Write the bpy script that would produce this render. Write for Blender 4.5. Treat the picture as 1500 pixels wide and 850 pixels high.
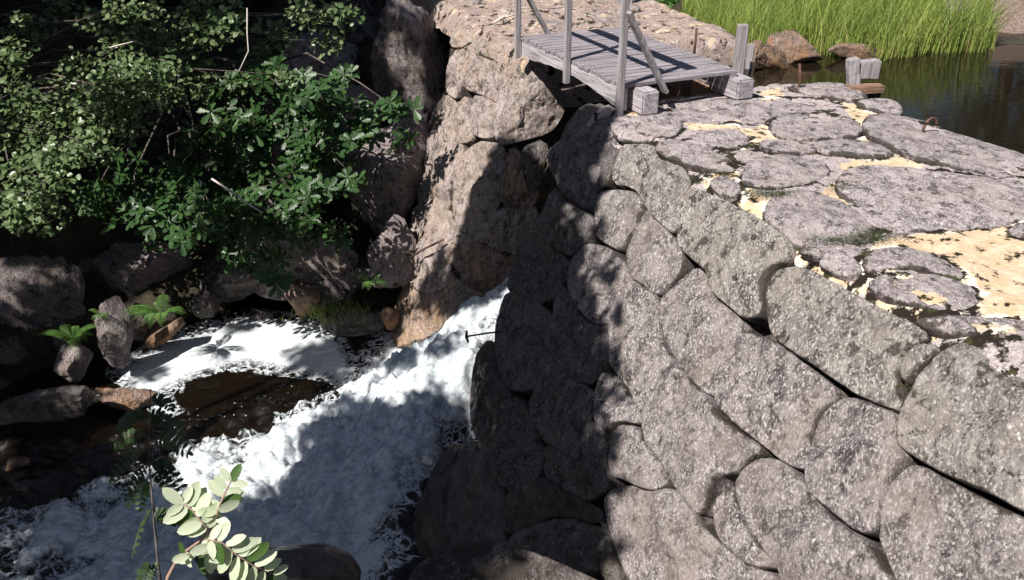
import bpy, math, random
import numpy as np
from mathutils import Vector, noise as mn

for o in list(bpy.data.objects): bpy.data.objects.remove(o, do_unlink=True)
C = bpy.context.scene.collection
SC = bpy.context.scene
R = math.radians
rng = np.random.default_rng(7); random.seed(7)

# ------------------------------------------------------------------ camera
FPX, TH, HC = 1300.0, R(28), 2.3
cam = bpy.data.objects.new('camera', bpy.data.cameras.new('camera')); C.objects.link(cam)
cam.location = (0, 0, HC); cam.rotation_euler = (R(90)-TH, 0, 0)
cam.data.sensor_width = 36; cam.data.lens = 36*FPX/1500; cam.data.clip_end = 500; cam.data.clip_start = .05
SC.camera = cam
# ------------------------------------------------------------------ light
L = np.array([-.43, -.46, .777]); L /= np.linalg.norm(L)          # towards the sun
SC.view_settings.view_transform = 'Standard'; SC.view_settings.look = 'None'
SC.view_settings.exposure = 0.72; SC.view_settings.gamma = 1
W = bpy.data.worlds.new('World'); SC.world = W; W.use_nodes = True
nt = W.node_tree; bg = nt.nodes['Background']
sky = nt.nodes.new('ShaderNodeTexSky'); sky.sky_type = 'NISHITA'; sky.sun_disc = False
sky.sun_elevation = math.asin(L[2]); sky.sun_rotation = math.atan2(L[0], L[1])
nt.links.new(sky.outputs[0], bg.inputs[0]); bg.inputs[1].default_value = .05
sun = bpy.data.objects.new('sun', bpy.data.lights.new('sun', 'SUN')); C.objects.link(sun)
sun.data.energy = 5.0; sun.data.angle = R(.53); sun.data.color = (1, .955, .89)
sun.rotation_euler = Vector((-L[0], -L[1], -L[2])).to_track_quat('-Z', 'Y').to_euler()
sun.location = (-8, -8, 16)

# ------------------------------------------------------------------ geometry helpers
CT, ST = math.cos(TH), math.sin(TH)
def ray(px, py):
    px = np.asarray(px, float); py = np.asarray(py, float)
    x = (px-750)/FPX; y = (425-py)/FPX
    return np.stack([x, CT+y*ST, -ST+y*CT], -1)
def at_z(px, py, z):
    d = ray(px, py); t = (z-HC)/d[..., 2]; return d*t[..., None]+np.array([0, 0, HC])
def at_t(px, py, t): return ray(px, py)*t+np.array([0, 0, HC])
def at_y(px, py, Y):
    d = ray(px, py); return d*(Y/d[..., 1])[..., None]+np.array([0, 0, HC])
def proj(P):
    P = np.asarray(P, float); z = P[..., 2]-HC
    dep = P[..., 1]*CT-z*ST; up = P[..., 1]*ST+z*CT
    return 750+FPX*P[..., 0]/dep, 425-FPX*up/dep, dep
NV = np.array([-.937, -.35, 0]); EV = np.array([.35, -.937, 0])
def ne(a, b, z=0): return NV*a+EV*b+np.array([0, 0, z])          # dam coordinates: across, along
def smax(a, b, k): return .5*(a+b+np.sqrt((a-b)**2+k*k))
def f_dam(p): return smax(p[..., 2], (p@NV+3.4+.6*p[..., 2])/1.166, .10)
def f_abut(p):
    g = smax((p@NV+3.47+.45*p[..., 2])/1.097, (p@EV+9.0+.25*p[..., 2])/1.03, .10)
    return smax(p[..., 2], g, .10)
def hit(f, px, py, t0=2.0, t1=24.0):
    d = ray(px, py); o = np.array([0, 0, HC])
    ta = np.full(d.shape[:-1], t0); fa = f(o+d*ta[..., None]); done = np.zeros(ta.shape, bool); lo = ta.copy(); hi = np.full(ta.shape, t1)
    for t in np.linspace(t0, t1, 220)[1:]:
        fb = f(o+d*t); new = (fb < 0) & ~done
        lo[new] = t-(t1-t0)/219; hi[new] = t; done |= new
    for _ in range(22):
        m = (lo+hi)/2; neg = f(o+d*m[..., None]) < 0
        hi = np.where(neg, m, hi); lo = np.where(neg, lo, m)
    return o+d*hi[..., None]
def grad(f, p):
    e = 1e-3; g = np.stack([f(p+np.eye(3)[i]*e)-f(p-np.eye(3)[i]*e) for i in range(3)], -1)
    return g/np.linalg.norm(g, axis=-1, keepdims=True)
def fbm(P, s, octs=4, off=0.0, h=1.0):
    return np.array([mn.fractal(Vector((p[0]*s+off, p[1]*s+off*1.7, p[2]*s-off)), h, 2.1, octs) for p in P.reshape(-1, 3)]).reshape(P.shape[:-1])

def mesh(name, V, Fc, mat, parent=None, smooth=True, attrs=None):
    me = bpy.data.meshes.new(name)
    me.from_pydata([tuple(map(float, v)) for v in V], [], Fc)
    me.update()
    if smooth: me.polygons.foreach_set('use_smooth', [True]*len(me.polygons))
    if attrs:
        for k, (dom, vals) in attrs.items():
            a = me.attributes.new(k, 'FLOAT', dom); a.data.foreach_set('value', np.asarray(vals, np.float32))
    if mat is not None: me.materials.append(mat)
    o = bpy.data.objects.new(name, me); C.objects.link(o)
    if parent is not None: o.parent = parent
    if parent is not None and parent.type == 'EMPTY':
        off = np.array(parent.location)
        if np.abs(off).sum() > 0:
            me.transform(__import__('mathutils').Matrix.Translation(-Vector(off)))
    return o
def tag(o, label=None, cat=None, group=None, kind=None):
    if label: o['label'] = label
    if cat: o['category'] = cat
    if group: o['group'] = group
    if kind: o['kind'] = kind
    return o
def thing(name, label, cat, loc=(0, 0, 0), group=None):
    o = bpy.data.objects.new(name, None); C.objects.link(o); o.location = tuple(map(float, loc)); o.empty_display_size = .1
    return tag(o, label, cat, group)

# ------------------------------------------------------------------ materials
def newmat(name):
    m = bpy.data.materials.new(name); m.use_nodes = True
    N = m.node_tree.nodes; Lk = m.node_tree.links; b = N['Principled BSDF']
    return m, N, Lk, b
class G:
    def __init__(s, name): s.m, s.N, s.L, s.b = newmat(name); s.tc = s.N.new('ShaderNodeTexCoord').outputs['Object']
    def map(s, scale=(1, 1, 1), rot=(0, 0, 0)):
        n = s.N.new('ShaderNodeMapping'); n.inputs['Scale'].default_value = scale; n.inputs['Rotation'].default_value = rot
        s.L.new(s.tc, n.inputs[0]); return n.outputs[0]
    def noise(s, sc, det=5, rough=.55, v=None, dist=0):
        n = s.N.new('ShaderNodeTexNoise'); n.inputs['Scale'].default_value = sc; n.inputs['Detail'].default_value = det
        n.inputs['Roughness'].default_value = rough; n.inputs['Distortion'].default_value = dist
        s.L.new(v if v is not None else s.tc, n.inputs['Vector']); return n.outputs['Fac']
    def vor(s, sc, v=None, feat='F1', out='Distance'):
        n = s.N.new('ShaderNodeTexVoronoi'); n.feature = feat; n.inputs['Scale'].default_value = sc
        s.L.new(v if v is not None else s.tc, n.inputs['Vector']); return n.outputs[out]
    def ramp(s, f, a, b, ca=(0, 0, 0, 1), cb=(1, 1, 1, 1)):
        n = s.N.new('ShaderNodeMapRange'); n.inputs[1].default_value = a; n.inputs[2].default_value = b; n.interpolation_type = 'SMOOTHSTEP'
        s.L.new(f, n.inputs[0]); return n.outputs[0]
    def mix(s, f, a, b, t='MIX'):
        n = s.N.new('ShaderNodeMix'); n.data_type = 'RGBA'; n.blend_type = t
        for i, v in ((0, f), (6, a), (7, b)):
            if isinstance(v, (int, float)): n.inputs[i].default_value = v
            elif isinstance(v, tuple): n.inputs[i].default_value = (*v, 1) if len(v) == 3 else v
            else: s.L.new(v, n.inputs[i])
        return n.outputs[2]
    def math(s, op, a, b=0.0, c=None):
        n = s.N.new('ShaderNodeMath'); n.operation = op
        for i, v in enumerate((a, b)):
            if isinstance(v, (int, float)): n.inputs[i].default_value = v
            else: s.L.new(v, n.inputs[i])
        if c is not None:
            n.inputs[2].default_value = c
        return n.outputs[0]
    def attr(s, nm):
        n = s.N.new('ShaderNodeAttribute'); n.attribute_name = nm; return n.outputs['Fac']
    def rnd(s): return s.N.new('ShaderNodeObjectInfo').outputs['Random']
    def col(s, c): s.L.new(c, s.b.inputs['Base Color'])
    def bump(s, h, dist=.02, st=1.0, prev=None):
        n = s.N.new('ShaderNodeBump'); n.inputs['Strength'].default_value = st; n.inputs['Distance'].default_value = dist
        s.L.new(h, n.inputs['Height'])
        if prev is not None: s.L.new(prev, n.inputs['Normal'])
        s.L.new(n.outputs[0], s.b.inputs['Normal']); return n.outputs[0]

def stone_mat(name, base=(.25, .22, .225), light=(.46, .42, .405), dark=(.075, .062, .06), tint=(.29, .28, .2),
              speck=.6, moss=.5, orange=.0, rough=.9, mossc=(.028, .022, .016), wet=0, dirt=0):
    g = G(name); v = g.map((1.25, .9, .55), (.5, .35, .4))
    a = g.math('ADD', g.math('MULTIPLY', g.noise(9, 8, .72, v, .6), .62), g.math('MULTIPLY', g.noise(30, 6, .7, v, .3), .38)); b = g.noise(70, 5, .6, v); big = g.noise(2.6, 4, .5)
    c = g.mix(g.ramp(a, .41, .57), dark, base)
    c = g.mix(g.ramp(b, .50, .66), c, light)
    c = g.mix(g.math('MULTIPLY', g.ramp(big, .45, .68), .6), c, tint)
    rn = g.rnd(); c = g.mix(g.math('MULTIPLY', rn, .38), c, g.mix(g.ramp(a, .3, .7), (.09, .08, .08), (.34, .295, .285)))
    # lichen flecks and rosettes
    v2 = g.vor(30, v); big2 = g.noise(6, 4, .6)
    fl = g.math('MULTIPLY', g.ramp(v2, .27, .15), g.ramp(big2, .44, .58))
    c = g.mix(g.math('MULTIPLY', fl, g.math('MULTIPLY', g.math('ADD', rn, .25), speck*1.15)), c, (.58, .56, .53))
    v3 = g.vor(6.5, g.map((1, 1, 1)), 'SMOOTH_F1')
    c = g.mix(g.math('MULTIPLY', g.math('MULTIPLY', g.ramp(v3, .26, .16), g.ramp(b, .36, .56)), speck*.6), c, (.42, .40, .365))
    if orange:
        c = g.mix(g.math('MULTIPLY', g.ramp(g.noise(3.1, 5, .65, dist=.6), .46, .66), orange), c, (.42, .2, .085))
    ms = g.math('MULTIPLY', g.ramp(g.noise(7.5, 8, .7), .575, .625), moss)
    c = g.mix(ms, c, mossc)
    if dirt:
        rm = g.math('ADD', g.attr('rim'), g.math('MULTIPLY', g.math('SUBTRACT', g.noise(3.2, 6, .7), .5), .26))
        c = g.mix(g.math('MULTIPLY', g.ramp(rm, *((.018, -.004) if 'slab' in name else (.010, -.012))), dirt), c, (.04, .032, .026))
    c = g.mix(g.math('MULTIPLY', g.ramp(g.noise(4.2, 6, .72, v, .8), .56, .68), .55), c, (.07, .055, .055))
    crk = g.vor(3.2, g.map((1, 1, 1), (.3, .1, .2)), 'DISTANCE_TO_EDGE')
    g.col(c); g.b.inputs['Roughness'].default_value = rough
    if wet: g.b.inputs['Coat Weight'].default_value = wet; g.b.inputs['Coat Roughness'].default_value = .2
    g.b.inputs['Specular IOR Level'].default_value = .25
    n1 = g.bump(g.math('ADD', a, g.math('MULTIPLY', big2, 1.2)), .05, .75)
    n2 = g.bump(g.math('ADD', b, g.math('MULTIPLY', ms, 1.2)), .014, .8, n1)
    return g.m
M = {}
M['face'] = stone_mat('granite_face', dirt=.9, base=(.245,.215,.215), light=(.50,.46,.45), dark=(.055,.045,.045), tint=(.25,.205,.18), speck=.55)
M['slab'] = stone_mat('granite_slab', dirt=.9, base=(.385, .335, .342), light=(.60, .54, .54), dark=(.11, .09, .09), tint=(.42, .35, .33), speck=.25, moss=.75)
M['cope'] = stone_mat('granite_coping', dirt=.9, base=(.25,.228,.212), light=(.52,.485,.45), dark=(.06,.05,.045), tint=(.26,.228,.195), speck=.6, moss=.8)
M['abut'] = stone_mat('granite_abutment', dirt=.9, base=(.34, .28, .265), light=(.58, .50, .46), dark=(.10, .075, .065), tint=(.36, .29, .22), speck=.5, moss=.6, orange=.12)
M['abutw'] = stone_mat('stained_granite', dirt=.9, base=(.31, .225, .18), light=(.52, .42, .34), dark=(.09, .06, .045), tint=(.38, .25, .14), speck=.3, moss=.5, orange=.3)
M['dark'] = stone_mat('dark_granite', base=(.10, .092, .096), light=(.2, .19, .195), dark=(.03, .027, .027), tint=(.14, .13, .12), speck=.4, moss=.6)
M['shady'] = stone_mat('shaded_granite', dirt=.9, base=(.115, .10, .10), light=(.24, .215, .21), dark=(.035, .03, .03), tint=(.13, .115, .085), speck=.4, moss=.5)  # tree shade put into the stone colour, darker than the sunlit face
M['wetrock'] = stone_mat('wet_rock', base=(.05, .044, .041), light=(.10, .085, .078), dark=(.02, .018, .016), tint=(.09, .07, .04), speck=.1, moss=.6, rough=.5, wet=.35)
M['bank'] = stone_mat('bank_rock', base=(.19, .155, .155), light=(.38, .32, .31), dark=(.05, .04, .04), tint=(.2, .16, .12), speck=.4, moss=.8)
M['brown'] = stone_mat('brown_rock', base=(.20, .125, .09), light=(.34, .25, .2), dark=(.05, .03, .022), tint=(.24, .14, .07), speck=.3, moss=.5, orange=.4)

def mortar_mat(name, sand=(.58, .43, .28), white=(.80, .73, .64), rock=(.30, .24, .22), rockamt=.0, rlo=.34, rhi=.46):
    g = G(name); e = g.attr('edge')
    n = g.noise(9, 7, .65); n2 = g.noise(60, 5, .6); n3 = g.noise(3.2, 5, .6, dist=.5)
    c = g.mix(g.ramp(n2, .3, .7), tuple(x*.8 for x in sand), sand)
    c = g.mix(g.math('MULTIPLY', g.ramp(n, .45, .6), .55), c, (.66, .54, .41))
    w = g.ramp(g.math('ADD', e, g.math('MULTIPLY', g.math('SUBTRACT', n, .5), .28)), .075, .045)
    c = g.mix(g.math('MULTIPLY', w, g.ramp(g.noise(2.3, 4, .6), .42, .56)), c, white)
    rk = g.mix(g.ramp(n2, .3, .7), tuple(x*.55 for x in rock), tuple(x*1.1 for x in rock)); rk = g.mix(g.ramp(n, .55, .7), rk, (.55, .50, .47))
    if rlo > .35: tn = g.ramp(g.math('ADD', g.attr('tan'), g.math('MULTIPLY', g.math('SUBTRACT', n, .5), 2.2)), .42, .55); c = g.mix(tn, rk, c)
    else: c = g.mix(g.math('MULTIPLY', g.ramp(n3, .34, .46), rockamt), c, rk)
    ms = g.ramp(g.math('ADD', g.noise(8, 8, .72), g.math('MULTIPLY', g.ramp(e, .075, .0), .14)), .562, .598)
    mc = g.mix(g.ramp(g.noise(11, 4), .5, .68), (.018, .013, .010), (.045, .05, .016))
    c = g.mix(ms, c, mc)
    g.col(c); g.b.inputs['Roughness'].default_value = .95; g.b.inputs['Specular IOR Level'].default_value = .15
    n1 = g.bump(n, .03, .5); g.bump(g.math('ADD', n2, g.math('MULTIPLY', ms, 1.5)), .015, .7, n1)
    return g.m
M['mortar'] = mortar_mat('lime_mortar', rock=(.42, .36, .36), rockamt=.85, rlo=.36, rhi=.44)
M['rubble'] = mortar_mat('rubble_top', sand=(.46, .34, .23), white=(.66, .57, .48), rock=(.33, .255, .235), rockamt=.9)

def wood_mat(name, base=(.36, .335, .35), dark=(.10, .09, .095), ax=0):
    g = G(name); sc = [38, 38, 38]; sc[ax] = 2.2
    return g, sc
def weathered(name, base, dark, rot, brown=0):
    g = G(name); v = g.map((1, 1, 1), rot)
    mp = g.N.new('ShaderNodeMapping'); mp.inputs['Scale'].default_value = (2.0, 42, 42); g.L.new(v, mp.inputs[0]); v = mp.outputs[0]
    a = g.noise(1, 7, .7, v); b = g.noise(2.6, 4, .6, v); k = g.noise(5, 4)
    c = g.mix(g.ramp(a, .36, .6), dark, base)
    c = g.mix(g.math('MULTIPLY', g.ramp(b, .5, .7), .4), c, tuple(min(1, x*1.35) for x in base))
    c = g.mix(g.math('MULTIPLY', g.ramp(k, .5, .75), .4), c, tuple(x*.6 for x in base))
    c = g.mix(g.math('MULTIPLY', g.attr('rnd'), .45), c, tuple(x*.55 for x in base))
    g.col(c); g.b.inputs['Roughness'].default_value = .85; g.b.inputs['Specular IOR Level'].default_value = .2
    g.bump(g.math('ADD', a, g.math('MULTIPLY', b, .5)), .01, .8)
    return g.m
def metal(name, col, rough=.8):
    g = G(name); n = g.noise(40, 5)
    g.col(g.mix(g.ramp(n, .35, .65), tuple(x*.5 for x in col), col)); g.b.inputs['Roughness'].default_value = rough
    g.b.inputs['Metallic'].default_value = .2; g.bump(n, .004, .6); return g.m
M['rust'] = metal('rusty_iron', (.13, .065, .045))
M['iron'] = metal('dark_iron', (.11, .085, .075))

def leaf_mat(name, c1, c2, rough=.45, trans=.35, tcol=None, back=None):
    g = G(name); r = g.attr('rnd'); c = g.mix(r, c1, c2)
    if back:
        geo = g.N.new('ShaderNodeNewGeometry'); c = g.mix(geo.outputs['Backfacing'], c, back)
    g.col(c); g.b.inputs['Roughness'].default_value = rough; g.b.inputs['Specular IOR Level'].default_value = .4
    tr = g.N.new('ShaderNodeBsdfTranslucent'); mx = g.N.new('ShaderNodeMixShader'); mx.inputs[0].default_value = trans
    if tcol: tr.inputs[0].default_value = (*tcol, 1)
    else: g.L.new(c, tr.inputs[0])
    g.L.new(g.b.outputs[0], mx.inputs[1]); g.L.new(tr.outputs[0], mx.inputs[2])
    g.L.new(mx.outputs[0], g.N['Material Output'].inputs[0]); return g.m
M['alder'] = leaf_mat('round_leaf', (.08, .13, .045), (.20, .27, .13), .36, .35)
M['oak'] = leaf_mat('lobed_leaf', (.022, .06, .016), (.048, .105, .028), .42, .3)
M['darkleaf'] = leaf_mat('forest_leaf', (.018, .035, .012), (.045, .07, .02), .5, .25)
M['fern'] = leaf_mat('fern_frond', (.07, .16, .03), (.14, .26, .06), .5, .4)
M['rowan'] = leaf_mat('rowan_leaf', (.03, .06, .022), (.05, .09, .03), .5, .3)
M['rowanpale'] = leaf_mat('sunlit_rowan_leaf', (.46, .52, .36), (.62, .66, .50), .5, .35, tcol=(.5, .6, .25))  # sun glare on the leaflets put into their very pale colour
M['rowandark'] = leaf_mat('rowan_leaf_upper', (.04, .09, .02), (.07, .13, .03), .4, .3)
M['grass'] = leaf_mat('reed_grass', (.07, .16, .02), (.42, .50, .13), .5, .45)
M['drygrass'] = leaf_mat('dry_reed', (.30, .22, .08), (.42, .34, .14), .6, .3)
M['moss'] = leaf_mat('moss_cushion', (.018, .024, .008), (.06, .075, .018), .9, .1)
g = G('bark'); n = g.noise(14, 6); g.col(g.mix(g.ramp(n, .3, .7), (.04, .03, .025), (.13, .11, .095))); g.bump(n, .02); g.b.inputs['Roughness'].default_value = .9; M['bark'] = g.m
g = G('twig'); n = g.noise(30, 3); g.col(g.mix(n, (.2, .12, .09), (.34, .22, .17))); g.b.inputs['Roughness'].default_value = .7; M['twig'] = g.m
g = G('pale_twig'); n = g.noise(30, 3); g.col(g.mix(n, (.35, .3, .27), (.6, .55, .5))); g.b.inputs['Roughness'].default_value = .8; M['deadwood'] = g.m
g = G('ground_soil'); n = g.noise(3, 7, .65); n2 = g.noise(35, 5, .6)
c = g.mix(g.ramp(n, .35, .65), (.018, .014, .009), (.05, .04, .022)); c = g.mix(g.ramp(n2, .55, .7), c, (.09, .075, .05)); g.col(c); g.b.inputs['Roughness'].default_value = .95
g.bump(g.math('ADD', n, n2), .05, .8); M['soil'] = g.m
g = G('sandy_shore'); n = g.noise(3, 7, .65); n2 = g.noise(35, 5, .6)
g.col(g.mix(g.ramp(n2, .35, .65), (.11, .075, .06), (.22, .165, .14))); g.b.inputs['Roughness'].default_value = .95; g.bump(n2, .02); M['sand'] = g.m
W1 = weathered('grey_planks', (.33, .30, .325), (.13, .115, .125), (0, 0, -math.atan2(.409, .912)))
W2 = weathered('grey_beam', (.46, .425, .45), (.18, .16, .165), (0, 0, -math.atan2(.912, -.409)))
WV = weathered('grey_post', (.40, .37, .385), (.17, .15, .15), (0, R(90), 0))
WB = weathered('brown_beam', (.30, .19, .13), (.12, .07, .05), (0, 0, 0))

# ------------------------------------------------------------------ traced stones on a real surface
def chaikin(P, k=2):
    for _ in range(k):
        Q = np.roll(P, -1, 0); P = np.stack([.75*P+.25*Q, .25*P+.75*Q], 1).reshape(-1, 2)
    return P
def resample(P, n):
    Q = np.vstack([P, P[:1]]); d = np.r_[0, np.cumsum(np.linalg.norm(np.diff(Q, axis=0), axis=1))]
    s = np.linspace(0, d[-1], n, endpoint=False); return np.stack([np.interp(s, d, Q[:, i]) for i in (0, 1)], 1)
def traced(name, poly, f, mat, parent, r=.09, bulge=.03, depth=.5, off=0., seed=0, amp=.022, N=84, Mr=30, facets=3, grow=.995, sl=.30, tilt=.0, chk=1, drop=.09, dip=.06):
    rs = np.random.default_rng(seed+11)
    P = resample(chaikin(np.array(poly, float), chk), N)
    c = P.mean(0); ang = np.arange(N)/N*2*np.pi
    wob = sum(rs.normal()*np.sin(k*ang+rs.uniform(0, 6.3))/k for k in range(3, 34))*.0085
    P = c+(P-c)*(grow+wob)[:, None]
    s = 1-np.linspace(0, 1, Mr)**1.7; s[-1] = .02
    PP = c+(P-c)[None]*s[:, None, None]                    # rings x N x 2
    X = hit(f, PP[..., 0], PP[..., 1]); n = grad(f, X)
    B = X[0]
    D = np.min(np.linalg.norm(X[:, :, None, :]-B[None, None], axis=-1), axis=-1)
    rr = min(r, .6*D.max()+1e-4)
    rr = rr*(.62+.5*np.array([mn.noise(Vector((math.cos(t)*1.7+seed, math.sin(t)*1.7, seed*.3))) for t in ang])[None]+.25)
    rr = np.clip(rr, .010, None)
    q = np.clip(1-D/rr, 0, 1)
    h0 = -drop*(1-np.sqrt(np.clip(1-q*q, 0, 1))); h = bulge*(1-np.exp(-D/.15))+off
    cen = X[-1].mean(0); nc = n[-1].mean(0); size = np.linalg.norm(B-cen, axis=1).mean()
    tl_ = rs.normal(size=3); tl_ -= nc*(tl_@nc); h = h+np.clip((X-cen)@tl_*tilt, -.07, .07)
    for k in range(facets):
        t = rs.normal(size=3); t -= nc*(t@nc); t /= np.linalg.norm(t)
        lim = bulge+off-(((X-cen)@t)-size*rs.uniform(.0, .55))*rs.uniform(sl*.4, sl*1.3)
        k_ = .006; h = -smax(-h, -np.maximum(lim, off-dip), k_)
    h = h+h0; o3 = rs.uniform(0, 50)
    Xf = X.reshape(-1, 3)
    nz = fbm(Xf, 2.2, 4, o3)*amp*1.5+fbm(Xf*np.array([1,1,.6]), 8, 4, o3)*amp*.5
    rid = 1-np.abs(fbm(Xf*np.array([1.3, 1, .6]), 5.5, 3, o3+9)); nz -= np.clip(rid-.86, 0, 1)*amp*4; nz *= .35+.65*np.clip(D.reshape(-1)/.12, 0, 1)
    V = Xf+n.reshape(-1, 3)*(h.reshape(-1)+nz)[:, None]
    V = V.reshape(Mr, N, 3)
    back = [V[0]+(V[0]-0)*0-n[0]*dd+(cen-B)*sh for dd, sh in ((.3*depth, .0), (.65*depth, .05), (depth, .2))]
    rings = [back[2], back[1], back[0]]+list(V)
    VV = np.concatenate(rings+[[V[-1].mean(0)], [back[2].mean(0)]]); K = len(rings); Fc = []
    for i in range(K-1):
        a = i*N; b = (i+1)*N
        Fc += [(a+j, a+(j+1) % N, b+(j+1) % N, b+j) for j in range(N)]
    ci = K*N; Fc += [((K-1)*N+j, (K-1)*N+(j+1) % N, ci) for j in range(N)]
    Fc += [((j+1) % N, j, ci+1) for j in range(N)]
    o = mesh(name, VV, Fc, mat, parent, attrs={'rim': ('POINT', np.concatenate([np.zeros(3*N), D.reshape(-1), [.5, 0]]))})
    # make normals face outwards
    v = np.array(V[-1].mean(0)); e1 = V[5][1]-V[5][0]; e2 = V[6][0]-V[5][0]
    if np.cross(e1, e2)@n[5][0] < 0: o.data.flip_normals()
    return o

FACE = [
 ('cope', [(905,212),(925,200),(952,205),(985,222),(1012,250),(1000,275),(992,310),(985,345),(958,322),(937,293),(922,272),(890,268),(895,240)]),
 ('cope', [(1003,268),(1027,275),(1073,296),(1112,320),(1165,350),(1156,376),(1126,391),(1115,419),(1114,458),(1084,467),(1062,446),(1038,428),(1034,401),(1013,382),(994,364),(986,345),(992,305)]),
 ('face', [(868,276),(896,273),(925,276),(940,297),(925,330),(914,350),(905,368),(882,358),(866,340),(864,302)]),
 ('face', [(940,296),(949,309),(967,331),(984,348),(994,368),(996,390),(971,415),(956,432),(932,414),(914,403),(905,370),(912,350),(925,328)]),
 ('face', [(838,357),(861,351),(884,358),(904,369),(918,404),(902,417),(891,446),(889,470),(868,475),(849,466),(831,444),(819,412),(825,378)]),
 ('face', [(911,404),(935,415),(956,432),(958,470),(965,500),(980,531),(965,545),(937,590),(928,603),(911,560),(886,540),(884,500),(886,460),(895,425)]),
 ('face', [(998,392),(1013,384),(1035,402),(1037,427),(1062,447),(1080,468),(1068,490),(1052,511),(1037,553),(1034,580),(1010,564),(986,533),(970,508),(958,470),(956,434),(972,417)]),
 ('face', [(968,540),(984,532),(1010,564),(1036,584),(1048,608),(1078,631),(1111,657),(1085,669),(1068,692),(1040,694),(1033,723),(1019,758),(1000,734),(977,701),(958,671),(934,643),(931,610),(938,588)]),
 ('face', [(870,545),(888,539),(912,560),(930,602),(932,620),(905,615),(888,636),(868,616),(862,580)]),
 ('face', [(895,617),(930,622),(936,645),(960,674),(979,706),(958,719),(930,714),(902,700),(886,697),(880,671),(886,638)]),
 ('face', [(877,718),(908,704),(939,718),(982,709),(1003,738),(1026,768),(1040,785),(1062,808),(1100,832),(1122,835),(1150,890),(1000,930),(930,890),(904,838),(886,789),(875,751)]),
 ('face', [(1027,740),(1040,718),(1058,712),(1068,722),(1073,751),(1097,789),(1126,826),(1095,832),(1062,807),(1038,781)]),
 ('face', [(1068,693),(1093,668),(1123,664),(1151,683),(1175,712),(1195,740),(1225,768),(1250,783),(1275,815),(1296,855),(1320,900),(1200,915),(1140,870),(1126,827),(1097,787),(1072,745),(1064,715)]),
 ('face', [(1052,512),(1062,490),(1080,481),(1118,490),(1151,512),(1189,543),(1221,571),(1216,586),(1194,600),(1180,638),(1174,683),(1158,684),(1132,671),(1112,655),(1078,629),(1050,604),(1036,580),(1036,553)]),
 ('cope', [(1118,406),(1136,388),(1179,386),(1221,412),(1268,434),(1315,458),(1355,476),(1360,492),(1335,500),(1318,520),(1310,550),(1320,575),(1315,600),(1286,593),(1249,578),(1221,558),(1192,536),(1159,516),(1128,494),(1117,478),(1114,440)]),
 ('cope', [(1312,552),(1322,517),(1345,500),(1378,503),(1365,520),(1340,545),(1325,565)]),
 ('face', [(1195,605),(1218,584),(1239,577),(1268,586),(1303,600),(1306,615),(1308,650),(1325,668),(1298,695),(1284,737),(1273,778),(1249,780),(1221,757),(1192,733),(1174,716),(1170,695),(1178,650)]),
 ('cope', [(1305,629),(1315,588),(1338,541),(1362,513),(1395,497),(1432,488),(1500,485),(1600,490),(1650,620),(1600,780),(1540,770),(1498,750),(1442,720),(1414,710),(1376,692),(1338,670),(1310,653)]),
 ('face', [(1277,790),(1277,761),(1286,715),(1308,687),(1331,674),(1362,690),(1414,718),(1461,741),(1505,762),(1600,800),(1640,930),(1450,930),(1340,915),(1298,846)]),
 ('face', [(1300,855),(1330,905),(1340,1000),(1230,1000),(1200,915)]),
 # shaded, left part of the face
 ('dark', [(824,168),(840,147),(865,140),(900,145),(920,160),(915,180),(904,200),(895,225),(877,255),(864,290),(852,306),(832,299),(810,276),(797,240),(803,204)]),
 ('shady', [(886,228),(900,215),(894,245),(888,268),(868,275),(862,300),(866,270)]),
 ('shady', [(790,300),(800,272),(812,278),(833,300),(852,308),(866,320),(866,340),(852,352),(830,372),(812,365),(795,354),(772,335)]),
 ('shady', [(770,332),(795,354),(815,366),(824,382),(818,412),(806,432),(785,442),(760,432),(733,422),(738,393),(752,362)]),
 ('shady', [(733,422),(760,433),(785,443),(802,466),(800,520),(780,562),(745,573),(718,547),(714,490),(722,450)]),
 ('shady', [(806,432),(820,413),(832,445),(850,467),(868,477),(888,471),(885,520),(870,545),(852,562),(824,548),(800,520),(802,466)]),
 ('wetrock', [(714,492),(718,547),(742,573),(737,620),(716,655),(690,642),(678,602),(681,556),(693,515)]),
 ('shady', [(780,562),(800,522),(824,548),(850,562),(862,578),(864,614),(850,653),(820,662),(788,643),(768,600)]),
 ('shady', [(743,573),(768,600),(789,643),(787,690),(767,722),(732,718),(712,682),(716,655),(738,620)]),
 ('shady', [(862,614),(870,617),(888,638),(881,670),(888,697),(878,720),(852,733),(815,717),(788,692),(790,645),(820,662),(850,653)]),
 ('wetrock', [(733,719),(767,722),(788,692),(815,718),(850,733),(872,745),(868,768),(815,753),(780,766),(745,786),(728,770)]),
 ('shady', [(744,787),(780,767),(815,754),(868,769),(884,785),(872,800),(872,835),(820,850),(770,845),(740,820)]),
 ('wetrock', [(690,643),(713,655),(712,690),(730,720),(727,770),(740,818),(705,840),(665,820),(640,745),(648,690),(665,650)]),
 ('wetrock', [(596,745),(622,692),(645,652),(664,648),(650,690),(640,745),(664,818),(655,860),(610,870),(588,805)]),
 ('shady', [(872,748),(886,790),(904,838),(900,870),(875,850),(870,800)]),
]
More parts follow.
